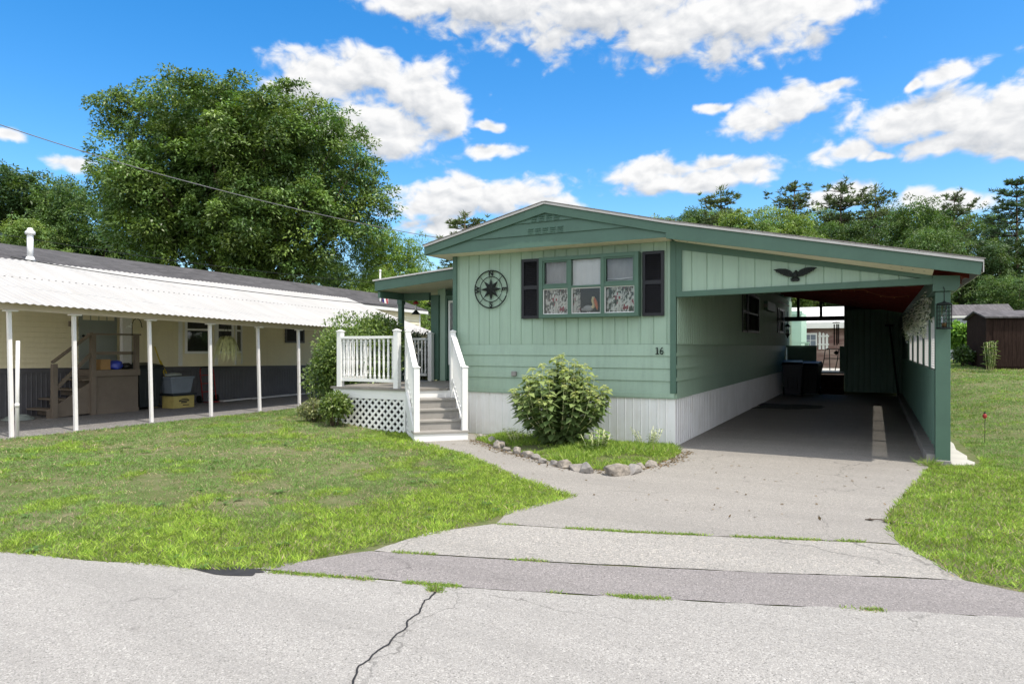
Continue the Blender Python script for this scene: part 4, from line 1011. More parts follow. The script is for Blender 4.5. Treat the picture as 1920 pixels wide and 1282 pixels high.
m = MB(); m.tube([(-9.935, -4.00, .0), (-9.94, -3.995, .8), (-9.93, -3.99, 1.60)], .030, 10); m.tube([(-9.936, -4.0, .5), (-9.936, -4.0, .56)], .036, 10); m.build('downpipe', 'post_white', aw)
# ================================================================== NEIGHBOUR CLUTTER
ed = empty('entry_deck', (-13.0, -.7, 0), 0, 'brown wooden entry deck with steps and rails under the white awning', 'deck')
m = MB(); m.box(-13.45, -12.50, -1.17, -.15, .84, .985); m.build('platform', 'brown_deck', ed, .006)
m = MB(); m.box(-13.45, -12.56, -1.15, -.17, .10, .838); m.box(-12.559, -12.535, -1.15, -.17, .0, .10); m.build('front_panel', 'brown_deck', ed)
for i in range(4):
    y = -1.172 - .24 * i; z = .79 - .2 * i
    m = MB(); m.box(-13.40, -12.60, y - .24, y, z - .035, z); m.box(-13.40, -12.62, y - .02, y - .001, z - .16, z - .036); m.build('step', 'brown_deck', ed, .004)
m = MB(); m.prism([(-12.6, -1.172, .05), (-12.6, -2.15, .0), (-12.6, -2.15, .15), (-12.6, -1.172, .78)], (.03, 0, 0)); m.build('stringer', 'brown_deck', ed)
for y, z0, z1 in ((-1.22, .0, 1.76), (-.22, .986, 1.76), (-2.02, .0, 1.14)):
    m = MB(); m.box(-12.60, -12.505, y - .05, y + .05, z0, z1); m.build('post', 'brown_deck', ed, .004)
m = MB(); m.box(-12.61, -12.50, -1.32, -.13, 1.761, 1.80); m.box(-12.57, -12.53, -1.168, -.272, 1.32, 1.39); m.build('rail', 'brown_deck', ed)
m = MB(); m.bar((-12.55, -2.06, 1.17), (-12.55, -1.24, 1.80), .09, .045); m.bar((-12.555, -1.98, .62), (-12.555, -1.26, 1.34), .04, .07); m.build('stair_rail', 'brown_deck', ed)
m = MB(); m.box(-.12, .12, -.11, .11, 0, .23); m.box(-.12, .12, -.006, .006, .231, .234); o = m.build('cardboard_box', 'cardboard', bevel=.004); o.location = (-12.68, -.93, .986); tag(o, 'small tan cardboard box sitting on the brown entry deck', 'box')
def lumpy(name, loc, sx, sy, sz, mat, seed, label, cat, amp=.25):
    bm = bmesh.new(); bmesh.ops.create_icosphere(bm, subdivisions=3, radius=1)
    for v in bm.verts:
        k = 1 + amp * mnoise.noise(v.co * 1.7 + Vector((seed, 0, 0))) + amp * .5 * mnoise.noise(v.co * 5 + Vector((0, seed, 0)))
        v.co = Vector((v.co.x * sx * k, v.co.y * sy * k, max(-.8, v.co.z) * sz * k + sz * .8))
    me = bpy.data.meshes.new(name); bm.to_mesh(me); bm.free(); me.materials.append(MATS[mat]); me.polygons.foreach_set('use_smooth', [True] * len(me.polygons))
    o = bpy.data.objects.new(name, me); COL.objects.link(o); o.location = loc; return tag(o, label, cat)
lumpy('plastic_bag', (-12.68, -.64, .986), .14, .16, .11, 'blue_bag', 3, 'crumpled bright blue bag beside the cardboard box', 'bag')
lumpy('plastic_bag', (-12.70, -.37, .986), .12, .11, .08, 'black_bag', 8, 'black bag at the right end of the entry deck', 'bag')
sh = empty('shepherd_hook', (-12.49, -.36, .99), 0, 'thin dark shepherd hook with pale bird charm on the deck rail', 'plant hook')
m = MB(); m.tube([(0, 0, 0), (0, 0, 1.02), (0, .03, 1.12), (0, .10, 1.17), (0, .18, 1.14), (0, .22, 1.06), (0, .23, .98), (0, .25, .96)], .009, 6); m.build('hook', 'dark_metal', sh, local=True)
m = MB(); m.ball((.0, -.05, .98), .03, .05, .03, 8, 6); m.ball((0, -.02, 1.03), .022, n=8, m=6); m.prism([(0, -.09, .97), (0, -.15, .93), (0, -.13, .99)], (.008, 0, 0)); m.build('bird_charm', 'white_paint', sh, local=True)
wheelie_bin('trash_bin', 'tall dark trash bin between entry deck and wall clutter', (-12.95, .22, .004), R(86), 1.05, 'bin_dark')
yb_ = empty('carton', (-12.55, .88, .004), 0, 'yellow printed carton on the ground below the grey tote', 'carton')
m = MB(); m.box(-.22, .22, -.30, .27, 0, .30); m.build('body', 'yellow_card', yb_, .006, local=True)
m = MB(); m.box(.2205, .2225, -.24, .20, .04, .27); m.mat(1); m.box(.2226, .2236, -.16, .12, .16, .19); m.box(.2226, .2236, -.10, .06, .12, .15); m.box(.2226, .2236, -.05, .12, .06, .08); m.prism([(.2226, -.17, .19), (.2226, -.06, .23), (.2226, .06, .23), (.2226, .14, .19), (.2226, .05, .205), (.2226, -.06, .205)], (.001, 0, 0)); m.build('printed_panel', ['yellow_card', 'room_dark'], yb_, local=True)
m = MB(); m.box(-.25, .25, -.34, .32, .301, .355); o = m.build('plastic_tray', 'bin_dark', bevel=.01); o.location = (-12.55, .88, .004); tag(o, 'black plastic tray lying between yellow carton and grey tote', 'tray')
tt = empty('storage_tote', (-12.58, .84, .36), 0, 'grey plastic storage tote on top of the yellow carton', 'storage tote')
m = MB(); m.add([(-.19, -.25, 0), (.19, -.25, 0), (.19, .25, 0), (-.19, .25, 0), (-.23, -.31, .36), (.23, -.31, .36), (.23, .31, .36), (-.23, .31, .36)], [(0, 3, 2, 1), (0, 1, 5, 4), (1, 2, 6, 5), (2, 3, 7, 6), (3, 0, 4, 7)]); m.build('tub', 'tote_grey', tt, .012, local=True)
m = MB(); m.box(-.25, .25, -.33, .33, .361, .41); m.build('lid', 'tote_grey', tt, .012, local=True)
lumpy('folded_tarp', (-12.58, .76, .772), .14, .22, .05, 'door_grey', 5, 'folded grey green tarp heaped on the tote lid', 'tarp')
m = MB(); m.bar((-13.05, .62, .03), (-13.28, .40, 1.0), .02, .20, (0, 1, 0)); m.box(-13.1, -13.05, .42, .66, .0, .62); o = m.build('yellow_board', 'yellow_card'); solo(o, (-13.05, .55, .0)); tag(o, 'yellow board leaning on the skirting behind the tote', 'board')
for i, (ya_, xx, ln, lab) in enumerate(((1.02, -12.95, 1.5, 'long yellow handled broom leaning on the neighbour wall'), (1.14, -12.9, 1.15, 'shorter yellow handled broom beside the long one'))):
    br_ = empty('broom', (xx, ya_, .004), 0, lab, 'broom', 'brooms by the neighbour wall')
    m = MB(); m.tube([(0, 0, .15), (-.42, -.22, ln)], .016, 8); m.build('handle', 'yellow_metal', br_, local=True)
    m = MB(); m.prism([(-.03, -.12, .0), (.05, -.12, 0), (.03, -.06, .16), (-.02, -.06, .16)], (0, .16, 0)); m.build('brush', 'bin_dark', br_, local=True)
ht = empty('hand_truck', (-13.18, 2.0, .0), 0, 'red metal hand truck standing against the slate skirting', 'hand truck')
m = MB()
for y in (0, .42): m.tube([(.06, y, .08), (-.05, y, .85), (-.07, y + (.03 if y == 0 else -.03), .93)], .014, 8)
for z in (.3, .52, .74): m.tube([(.04 - .1 * z, 0, z), (.04 - .1 * z, .42, z)], .012, 6)
m.build('frame', 'red_metal', ht, local=True)
m = MB(); m.tube([(-.07, .03, .93), (-.08, .1, .96), (-.08, .32, .96), (-.07, .39, .93)], .014, 8); m.build('handle', 'dark_metal', ht, local=True)
m = MB(); m.box(.06, .24, .02, .4, .02, .035); m.build('toe_plate', 'red_metal', ht, local=True)
for y in (-.05, .47): m = MB(); m.tube([(.0, y - .025, .11), (.0, y + .025, .11)], .10, 14); m.build('wheel', 'dark_metal', ht, local=True)
for i, (a, b, lab) in enumerate((((415, 737), (545, 728), 'white board lying nearest on the shaded drive'), ((470, 735), (583, 729), 'white board lying behind the first along the skirting'))):
    p, q_ = onX(*a, -13.0), onX(*b, -13.25); p.z = q_.z = .03 + .0 * i
    m = MB(); m.bar(p, q_, .16, .03); o = m.build('white_board', 'post_white'); solo(o, p); tag(o, lab, 'board', 'white boards on the neighbour drive')
m = MB()
for k in range(5): m.tube([((.28 - .03 * k) * math.cos(t), (.28 - .03 * k) * math.sin(t), .02 + .018 * k) for t in [2 * math.pi * i / 28 for i in range(28)]], .012, 6, closed=True)
o = m.build('hose_coil', 'door_grey'); o.location = (-12.85, -2.55, .0); tag(o, 'coiled grey garden hose at the foot of the brown steps', 'hose')
# hanging spider plant
p = onX(425, 640, -11.6)
spd = empty('hanging_plant', p, 0, 'pale spider plant in a hanging pot under the white awning', 'hanging plant')
m = MB(); m.lathe([(.09, -.10), (.13, .06), (.135, .065)], n=14); m.build('pot', 'bin_dark', spd, local=True)
m = MB()
for k in range(3): t = k * 2.09; m.tube([(.13 * math.cos(t), .13 * math.sin(t), .06), (0, 0, .42)], .004, 5)
m.tube([(0, 0, .42), (0, 0, .62)], .006, 5); m.build('hanger', 'dark_metal', spd, local=True)
n = 260; m = MB()
for k in range(n):
    t = random.uniform(0, 6.283); ln = random.uniform(.2, .42); up = random.uniform(.02, .14); d = Vector((math.cos(t), math.sin(t), 0)); s_ = Vector((-d.y, d.x, 0)) * .012
    pr = None
    for j in range(6):
        u = j / 5; pt = Vector((0, 0, .06)) + d * (ln * u ** .8 * .95) + Vector((0, 0, up * 4 * u * (1 - u) - .42 * u * u * (ln / .3))); w = s_ * (1 - u * .85)
        if pr: m.quad(pr[0] - pr[1], pr[0] + pr[1], pt + w, pt - w)
        pr = (pt, w)
paint('spider_leaf', (.66, .68, .36), .5, .3, 14); m.build('foliage', 'spider_leaf', spd, recalc=False, local=True)

# ================================================================== SHEDS AND FAR HOMES
def house_box(name, loc, rz, w, d, h, rise, wallm, roofm, label, cat, ridge='x', over=.12, trim=None):
    r = empty(name, loc, rz, label, cat); m = MB()
    if ridge == 'x':
        m.add([(0, 0, 0), (w, 0, 0), (w, d, 0), (0, d, 0), (0, 0, h), (w, 0, h), (w, d, h), (0, d, h), (0, d / 2, h + rise), (w, d / 2, h + rise)], [(0, 1, 5, 4), (2, 3, 7, 6), (1, 2, 6, 9, 5), (3, 0, 4, 8, 7)])
        m.build('wall', wallm, r, local=True)
        m = MB(); k = rise / (d / 2)
        m.prism([(-over, -over, h - k * over), (-over, d / 2, h + rise), (-over, d / 2, h + rise + .05), (-over, -over, h - k * over + .05)], (w + 2 * over, 0, 0)); m.prism([(-over, d + over, h - k * over), (-over, d + over, h - k * over + .05), (-over, d / 2, h + rise + .05), (-over, d / 2, h + rise)], (w + 2 * over, 0, 0))
        m.build('roof', roofm, r, local=True)
    return r
zg = float(ground_z(6.5, 19.2)) - .02
shd = house_box('garden_shed', (6.15, 18.9, zg), R(10), 3.4, 2.3, 1.84, .24, 'shed_brown', 'shingle_dark', 'dark brown wooden shed with grey shingle roof on the right lawn', 'shed')
m = MB()
for k in range(11): m.box(.15 + k * .115, .15 + k * .115 + .109, -.025, -.003, .12, 1.72)
m.build('door', 'shed_brown', shd, local=True)
m = MB()
for k in range(8): m.box(1.47 + k * .115, 1.47 + k * .115 + .109, -.03, -.003, .12, 1.72)
d2 = m.build('door', 'shed_door_red', shd, local=True); d2['label'] = 'reddish brown shed door'
for z in (1.45, .62): m = MB(); m.box(1.30, 1.62, -.045, -.031, z, z + .05); m.build('hinge', 'block_grey', d2, local=True)
m = MB(); m.box(-.06, .02, -.02, .05, .02, 1.82); m.build('corner_trim', 'shed_brown', shd, local=True)
m = MB(); m.box(1.35, 2.6, -.5, -.05, -.02, .06); o = m.build('door_step', 'concrete', shd, local=True)
s2 = house_box('garden_shed', (5.55, 29.0, .80), R(8), 2.9, 2.4, 2.22, .52, 'blue_siding', 'shingle_dark', 'grey roofed bluish shed beyond the brown shed', 'shed')
m = MB()
for k in range(15): m.box(.02, 2.88, -.012, -.002, .08 + k * .14, .20 + k * .14)
m.build('siding', 'blue_siding', s2, local=True)
m = MB(); m.box(.0, 2.9, -.13, -.11, 2.09, 2.19); m.build('fascia', 'far_white', s2, local=True)
bh = house_box('brown_house', (-4.0, 24.5, 0), 0, 8.0, 6, 2.55, .9, 'brown_boards', 'far_white', 'weathered brown board house seen through the carport opening', 'house', over=.25)
m = MB(); m.box(-.25, 8.25, -.28, -.252, 2.35, 2.62); m.build('fascia', 'far_white', bh, local=True)
pw = CAM + ray(1520, 638) * ((24.5 - CAM.y) / ray(1520, 638).y)
m = MB(); x = pw.x + 4; z = pw.z; m.box(x - .30, x + .28, -.05, -.003, z - .34, z + .34); f = m.build('window', 'far_white', bh, local=True)
m = MB(); m.box(x - .24, x + .22, -.056, -.0505, z - .26, z + .26); m.build('pane', 'tote_grey', f, local=True)
m = MB(); m.box(x - .24, x + .22, -.062, -.0565, z - .012, z + .012); m.box(x - .02, x + .0, -.063, -.0566, z - .26, z + .26); m.build('muntin', 'far_white', f, local=True)
m = MB()
for k in range(3): m.prism([(x + .34 + k * .15, -.03, z - .42), (x + .44 + k * .15, -.03, z - .42), (x + .44 + k * .15, -.03, z + .34 - k * .04), (x + .39 + k * .15, -.03, z + .40 - k * .04), (x + .34 + k * .15, -.03, z + .34 - k * .04)], (0, .02, 0))
for zz in (-.22, .16): m.box(x + .32, x + .78, -.05, -.031, z + zz, z + zz + .06)
m.build('picket_shutter', 'far_white', bh, local=True)
m = MB(); m.box(-.6, .10, 18.7, 21, 0, 2.85); m.box(-.6, .14, 18.66, 18.698, 2.75, 2.9); m.box(.28, .42, 18.0, 18.1, .69, 1.62); m.box(-.5, .44, 17.97, 18.13, 1.621, 1.68)
o = m.build('rear_addition', 'mint_wall', None); solo(o, (0, 18.7, 0)); tag(o, 'pale mint wall of the rear addition lit beyond the carport', 'wall')
fh = house_box('mobile_home', (-14.2, 21.0, -.2), 0, 7.5, 5.0, 2.75, .62, 'pale_siding', 'shingle_dark', 'pale bluish home with grey roof seen behind the porch', 'house', over=.2)
m = MB(); m.box(-.2, 7.7, -.23, -.205, 2.55, 2.72); m.build('fascia', 'far_white', fh, local=True)
# ================================================================== UTILITIES
def wire(name, pts, r, label, cat='wire', group=None, sag=0.0, mat='dark_metal', seg=24):
    P = [Vector(p) for p in pts]; path = []
    for a, b in zip(P[:-1], P[1:]):
        for i in range(seg): t = i / seg; q_ = a.lerp(b, t); q_.z -= sag * 4 * t * (1 - t); path.append(q_)
    path.append(P[-1]); m = MB(); m.tube(path, r, 5); o = m.build(name, mat); solo(o, P[0]); return tag(o, label, cat, group)
paint('cable_grey', (.13, .13, .14), .5)
wire('service_cable', [far(-60, 214, 13.0), far(300, 327, 15.5), far(640, 411, 18.5), far(862, 452, 21.0)], .010, 'thick grey service cable sloping down across the big tree', sag=.03, mat='cable_grey')
wire('overhead_wire', [far(-60, 428, 19), far(400, 498, 22), far(760, 534, 27)], .009, 'thin dark wire just above the black shingle roof', sag=.05)
wire('overhead_wire', [far(20, 482, 12), far(400, 538, 15), far(745, 573, 20)], .008, 'thin dark wire crossing in front of the white awning roof', sag=.04)
pp = far(1830, 650, 58)
up_ = empty('utility_pole', (pp.x, pp.y, .6), 0, 'brown wooden utility pole under the carport eave beyond the sheds', 'utility pole')
m = MB(); m.tube([(0, 0, 0), (0, 0, 7.2)], [.17, .13], 12); m.build('pole', 'bark', up_, local=True)
m = MB(); m.box(-1.0, 1.0, -.06, .06, 6.3, 6.42); m.build('crossarm', 'bark', up_, local=True)
for i, (a, b, d1, d2, lab) in enumerate((((1830, 494), (2010, 511), 58, 42, 'topmost wire right of the carport eave'), ((1828, 519), (2010, 546), 58, 38, 'second wire down right of the carport eave'), ((1780, 545), (2010, 558), 60, 56, 'third wire down right of the carport eave'), ((1780, 553), (2010, 566), 60, 56, 'lowest wire right of the carport eave'))):
    wire('overhead_wire', [far(*a, d1), far(*b, d2)], .016, lab, sag=.15, group='wires right of the carport', mat='cable_grey')
fp = far(713, 650, 26)
fl = empty('flag', (fp.x, fp.y, 2.2), 0, 'small drooping red white and blue flag on a white pole behind the porch', 'flag')
m = MB(); m.tube([(0, 0, 0), (0, 0, 2.15)], .03, 8); m.ball((0, 0, 2.19), .05, n=10, m=6); m.build('flagpole', 'white_paint', fl, local=True)
paint('flag_red', (.45, .03, .05), .7); paint('flag_blue', (.03, .04, .2), .7)
m = MB(); ns = 9
for i in range(ns):
    for j in range(10):
        def fpnt(a, b): return (.03 + .34 * a + .03 * math.sin(b * 5 + a * 8), .05 * math.sin(a * 9 + b * 2), 1.55 - .42 * a - 1.0 * b * (.9 + .1 * math.sin(a * 6)))
        m.mat(2 if (i < 5 and j < 4) else (0 if i % 2 == 0 else 1)); m.quad(fpnt(i / ns, j / 10), fpnt((i + 1) / ns, j / 10), fpnt((i + 1) / ns, (j + 1) / 10), fpnt(i / ns, (j + 1) / 10))
m.build('cloth', ['flag_red', 'far_white', 'flag_blue'], fl, recalc=False, local=True)
# ================================================================== GROUND, ROAD, DRIVES
_gz0 = ground_z
def ground_z(X, Y):
    X = np.asarray(X, float); Y = np.asarray(Y, float)
    d = Y - (-6.6 + .32 * X)
    return _gz0(X, Y) * sstep(1.5, 6.5, d)
gx_ = np.unique(np.concatenate([np.linspace(-420, -14, 22), np.linspace(-14, 14, 113), np.linspace(14, 420, 22)]))
gy_ = np.unique(np.concatenate([np.linspace(-420, -12, 22), np.linspace(-12, 32, 177), np.linspace(32, 420, 22)]))
GX, GY = np.meshgrid(gx_, gy_, indexing='ij'); GZ = ground_z(GX, GY)
V = np.stack([GX, GY, GZ], -1).reshape(-1, 3); ny = len(gy_)
ii, jj = np.meshgrid(np.arange(len(gx_) - 1), np.arange(ny - 1), indexing='ij'); a = (ii * ny + jj).ravel()
g = np_mesh('ground', V, np.stack([a, a + ny, a + ny + 1, a + 1], 1), None, 'soil'); structure(g)
def jag(pts, amp=.025, step=.07, seed=0.0):
    out = []
    n = len(pts)
    for i in range(n):
        a, b = Vector(pts[i]), Vector(pts[(i + 1) % n]); k = max(1, int((b - a).length / step))
        if (b - a).length > 12: k = 1
        nr = Vector((-(b - a).y, (b - a).x)).normalized()
        for j in range(k):
            p = a.lerp(b, j / k); w = amp * (mnoise.noise(Vector((p.x * 3.1, p.y * 3.1, seed))) + .5 * mnoise.noise(Vector((p.x * 11, p.y * 11, seed))))
            out.append(tuple(p + nr * w))
    return out
def sheet(name, pts, z, mat, amp=.025, seed=0.0):
    m = MB(); m.poly([(x, y, z) for x, y in jag(pts, amp, .07, seed)])
    o = m.build(name, mat, recalc=False)
    if o.data.polygons[0].normal.z < 0: o.data.flip_normals()
    return structure(o)
drive = [(-3.92, -.1), (-3.92, -.75), (-3.72, -1.5), (-2.27, -2.2), (-.86, -3.35), (-.05, -3.84), (-.30, -4.7), (-.19, -5.12), (.9, -4.83), (1.8, -4.53), (2.57, -4.26), (2.82, -4.21), (2.74, -3.7), (2.72, -3.2), (2.93, -2.0), (3.1, -1.0), (3.24, -.16), (3.36, .12), (3.36, 13.9), (0, 13.9), (0, -.1)]
sheet('driveway', drive, .006, 'asphalt_drive', .03, 1)
sheet('driveway_apron', [(-.20, -5.14), (.9, -4.85), (1.8, -4.55), (2.58, -4.28), (2.84, -4.22), (3.14, -4.92), (2.1, -5.32), (.89, -5.755), (-.61, -6.20), (-.54, -5.63)], .007, 'asphalt_apron', .02, 2)
sheet('asphalt_strip', [(-1.06, -6.90), (-.63, -6.225), (.89, -5.77), (2.1, -5.335), (3.13, -4.93), (3.46, -5.03), (9.0, -3.2), (9.0, -3.62), (3.32, -5.52), (.67, -6.455)], .0065, 'asphalt_strip', .02, 3)
sheet('road', [(-40, -18.5), (-3.0, -7.52), (-2.23, -7.31), (-1.29, -7.05), (-1.0, -6.915), (.67, -6.462), (3.32, -5.526), (9.0, -3.63), (45, 8.4), (48, .8), (3.5, -13.5), (-37, -26)], .0075, 'asphalt_road', .03, 4)
sheet('neighbour_drive', [(-13.52, -9), (-9.75, -9), (-9.8, -4.2), (-9.82, 3), (-9.6, 14), (-13.52, 14)], .004, 'asphalt_old', .06, 5)
p = at(1460, 762)
sheet('oil_stain', [(p.x + 1.0 * math.cos(t) * (.75 + .35 * math.sin(3 * t + 1)), p.y + 1.5 * math.sin(t) * (.8 + .3 * math.cos(2 * t))) for t in [2 * math.pi * i / 26 for i in range(26)]], .011, 'asphalt_stain', .12, 6)
p = at(425, 1071)
sheet('tar_patch', [(p.x + .26 * math.cos(t + .3) * (1 + .2 * math.sin(4 * t)), p.y + .06 * math.sin(t) + .08 * math.cos(t)) for t in [2 * math.pi * i / 20 for i in range(20)]], .0115, 'tar', .04, 7)
# wandering crack in the road
cp_ = [at(x, y) for x, y in ((820, 1106), (805, 1125), (796, 1128), (785, 1152), (765, 1165), (760, 1183), (742, 1192), (728, 1212), (708, 1222), (690, 1240), (672, 1252), (664, 1280), (655, 1310), (640, 1350))]
m = MB(); fine = []
for a, b in zip(cp_[:-1], cp_[1:]):
    for j in range(7):
        q_ = a.lerp(b, j / 7); nn = mnoise.noise(q_ * 23) * .011; fine.append(Vector((q_.x + nn, q_.y + mnoise.noise(q_ * 31) * .009, .0115)))
for i in range(len(fine) - 1):
    a, b = fine[i], fine[i + 1]; d = (b - a).normalized(); s_ = Vector((-d.y, d.x, 0)); w0 = .0045 + .004 * abs(mnoise.noise(a * 9)); w1 = .0045 + .004 * abs(mnoise.noise(b * 9))
    m.quad(a - s_ * w0, a + s_ * w0, b + s_ * w1, b - s_ * w1)
structure(m.build('road_crack', 'room_dark', recalc=False))
# flower bed
bed = [(-3.0, -.02), (-3.04, -.72), (-2.2, -1.38), (-1.34, -1.93), (-.62, -2.28), (-.12, -2.38), (.16, -1.7), (.26, -1.0), (.20, -.5), (-.02, -.02)]
m = MB(); jp = jag(bed, .04, .1, 9); cb = Vector((-1.3, -.9, .09))
for i in range(len(jp)): m.add([(*jp[i], .009), (*jp[(i + 1) % len(jp)], .009), cb], [(0, 1, 2)])
structure(m.build('flower_bed', 'soil', recalc=True))

# ------------------------------------------------------------------ grass
FX, FY_ = -_s, _c
def blades(name, px, py, pz, h, w, col, label, cat, lean=.55):
    n = len(px); C = np.stack([px, py, pz], 1)
    th = rng.uniform(0, 2 * np.pi, n); ln = rng.random(n) ** .7 * lean * 1.6
    D = np.stack([np.cos(th) * ln, np.sin(th) * ln, np.ones(n)], 1)
    ph = rng.uniform(0, 2 * np.pi, n); N = np.stack([np.cos(ph), np.sin(ph), np.full(n, .15)], 1)
    V, Fc, cc = leaves(C, D, N, h, w, col, 0, .22)
    return stuff(np_mesh(name, V, Fc, cc, 'grass'), label, cat)
def scatter(poly, n):
    xs = [p[0] for p in poly]; ys = [p[1] for p in poly]
    X = rng.uniform(min(xs), max(xs), n); Y = rng.uniform(min(ys), max(ys), n); k = inpoly(X, Y, poly); return X[k], Y[k]
def lawn_cols(n, lush, dry, tone):
    a = np.array([.20, .325, .092]); b = np.array([.325, .435, .078]); s = np.array([.47, .385, .26]); gr = np.array([.215, .305, .125]); gd = np.array([.085, .20, .035])
    c = a[None] * (1 - lush[:, None]) + b[None] * lush[:, None]
    c = c * (1 - (1 - lush[:, None]) * tone[:, None] * .6) + gr[None] * ((1 - lush[:, None]) * tone[:, None] * .6)
    k = rng.random(n) < .28; c[k] = c[k] * .45 + gd[None] * .55
    k = rng.random(n) < dry; c[k] = s[None] * rng.uniform(.55, 1.1, (k.sum(), 1))
    return c * rng.uniform(.68, 1.28, (n, 1))
lawnL = [(-3.7, -7.72), (-7.6, -8.95), (-9.80, -8.9), (-9.85, -4.2), (-9.78, 9), (-6.75, 9), (-6.7, 1.9), (-6.1, -.66), (-4.45, -.66), (-3.76, -1.34), (-2.27, -2.14), (-.86, -3.28), (.02, -3.82), (-.22, -4.7), (-.45, -5.62), (-.74, -6.25), (-.94, -6.88), (-1.3, -7.08)]
front = [(-2.0, -7.25), (-1.02, -6.90), (-.83, -6.26), (-.52, -5.63), (-.28, -4.7), (.02, -3.82)]
upper = [(-.4, -3.6), (-.86, -3.28), (-2.27, -2.14), (-3.76, -1.34), (-4.6, -.9)]
X, Y = scatter(lawnL, 1050000)
de = segdist(X, Y, front); du = segdist(X, Y, upper)
n1 = fbm(X, Y, .9); n2 = fbm(X + 40, Y + 9, 2.6); n3 = fbm(X + 7, Y + 70, 6.5, 3)
lush = np.clip(1.15 * sstep(2.6, .25, de + (n1 - .5) * 2.6) + .75 * sstep(.9, .05, du + (n2 - .5) * 1.2) + .9 * sstep(.52, .68, n2 * .6 + n1 * .4), 0, 1)
bare = sstep(.50, .62, .55 * fbm(X + 90, Y * 1.6 + 3, 1.1) + .45 * n3) * (1 - lush * .9)
dens = np.clip(.35 + .5 * n3 + .55 * lush, 0, 1) * (1 - .90 * bare)
dist = np.hypot(X - CAM.x, Y - CAM.y)
dens *= np.where(dist > 9, .62, 1.0) * np.where(Y > 2, .4, 1)
k = rng.random(len(X)) < dens * .85
X, Y, lush, bare, dist, n1, n3 = X[k], Y[k], lush[k], bare[k], dist[k], n1[k], n3[k]; n = len(X)
n4 = fbm(X + 3, Y + 8, 11, 2)
h = (.022 + .036 * rng.random(n) + lush * (.008 + .026 * rng.random(n))) * (.45 + 1.1 * n3) * (.7 + .6 * n4) * np.where(dist > 9, 1.15, 1)
w = (.0035 + .0035 * rng.random(n) + lush * .001) * np.where(dist > 9, 1.5, 1)
blades('lawn_grass', X, Y, ground_z(X, Y) - .002, h, w, lawn_cols(n, lush, np.clip(.09 + .55 * bare - .07 * lush, 0, 1), n1) * (.55 + .9 * n4)[:, None], 'patchy sunlit lawn grass between the road and the white porch', 'grass', .75)
lawnR = [(2.72, -3.3), (2.72, -3.7), (2.80, -4.18), (3.11, -4.90), (3.44, -5.0), (8.6, -3.35), (13.0, 24), (3.6, 24), (3.50, 6), (3.80, 2.8), (3.86, .6), (3.80, .15), (3.5, -.03), (3.24, -.18), (2.93, -2.0)]
X, Y = scatter(lawnR, 1350000)
n1 = fbm(X + 30, Y, .8); n2 = fbm(X + 4, Y + 29, 2.4); n3 = fbm(X + 7, Y + 170, 6, 3)
lush = np.clip(sstep(1.2, -.6, Y + (n1 - .5) * 4) * .9 + .6 * sstep(.55, .7, n2), 0, 1) * .9
bare = sstep(.55, .64, .6 * fbm(X + 50, Y * 1.5, 1.0) + .4 * n3) * np.clip(1.2 - lush, 0, 1)
dens = np.clip(.4 + .5 * n3 + .5 * lush, 0, 1) * (1 - .85 * bare) * np.where(Y > 3, .5, 1) * np.where(Y > 9, .55, 1)
k = rng.random(len(X)) < dens * .75
X, Y, lush, bare, n1, n3 = X[k], Y[k], lush[k], bare[k], n1[k], n3[k]; n = len(X); n4 = fbm(X + 3, Y + 8, 7, 2); fa = 1 + .09 * np.clip(Y - 1, 0, 20)
h = (.03 + .03 * rng.random(n) + lush * (.01 + .03 * rng.random(n))) * (.45 + 1.1 * n3) * (1 + .02 * np.clip(Y, 0, 20)); w = (.004 + .0035 * rng.random(n) + lush * .002) * fa
blades('lawn_grass', X, Y, ground_z(X, Y) - .002, h, w, lawn_cols(n, lush, np.clip(.08 + .35 * bare + .05 * sstep(2, 7, Y), 0, 1), n1) * (.55 + .9 * n4)[:, None], 'sunlit lawn grass right of the carport wall running back to the sheds', 'grass', .7)
X, Y = scatter(bed, 42000); n2 = fbm(X, Y, 2.2); k = rng.random(len(X)) < sstep(.3, .55, n2) * np.clip(1.25 + X * .22 + .0, .3, 1); X, Y, n2 = X[k], Y[k], n2[k]; n = len(X)
lz = .012 + .075 * np.clip(segdist(X, Y, bed, True) / .8, 0, 1)
blades('bed_groundcover', X, Y, lz - .005, .03 + .085 * rng.random(n) * (n2 * 1.9) ** 2, .006 + .006 * rng.random(n), lawn_cols(n, np.clip(.55 + .5 * rng.random(n), 0, 1), np.full(n, .03), n2), 'bright green grassy ground cover filling the stone edged flower bed', 'ground cover', .8)
# tufts in the pavement joints
def joint(pts, dens, spread, hh):
    XX, YY = [], []
    for (x0, y0), (x1, y1) in zip(pts[:-1], pts[1:]):
        ln = math.hypot(x1 - x0, y1 - y0); k = int(ln * dens); t = rng.random(k)
        XX.append(x0 + (x1 - x0) * t + rng.normal(0, spread, k)); YY.append(y0 + (y1 - y0) * t + rng.normal(0, spread, k))
    return np.concatenate(XX), np.concatenate(YY)
j1 = [(-.9, -6.905), (.67, -6.465), (3.32, -5.527), (4.4, -5.16)]; j2 = [(-.19, -5.13), (.9, -4.84), (1.8, -4.54), (2.57, -4.27)]; j3 = [(-.6, -6.21), (.89, -5.762), (2.1, -5.328), (3.13, -4.925)]
XX, YY = [], []
for jt, dn, th in ((j1, 1500, .50), (j2, 1000, .50), (j3, 700, .62)):
    x, y = joint(jt, dn, .012, .03); v = fbm(x * 1.0 + 11, y * 1.0 + 3, 2.6, 2); k = rng.random(len(x)) < sstep(th, th + .12, v); XX.append(x[k]); YY.append(y[k])
X = np.concatenate(XX); Y = np.concatenate(YY); n = len(X)
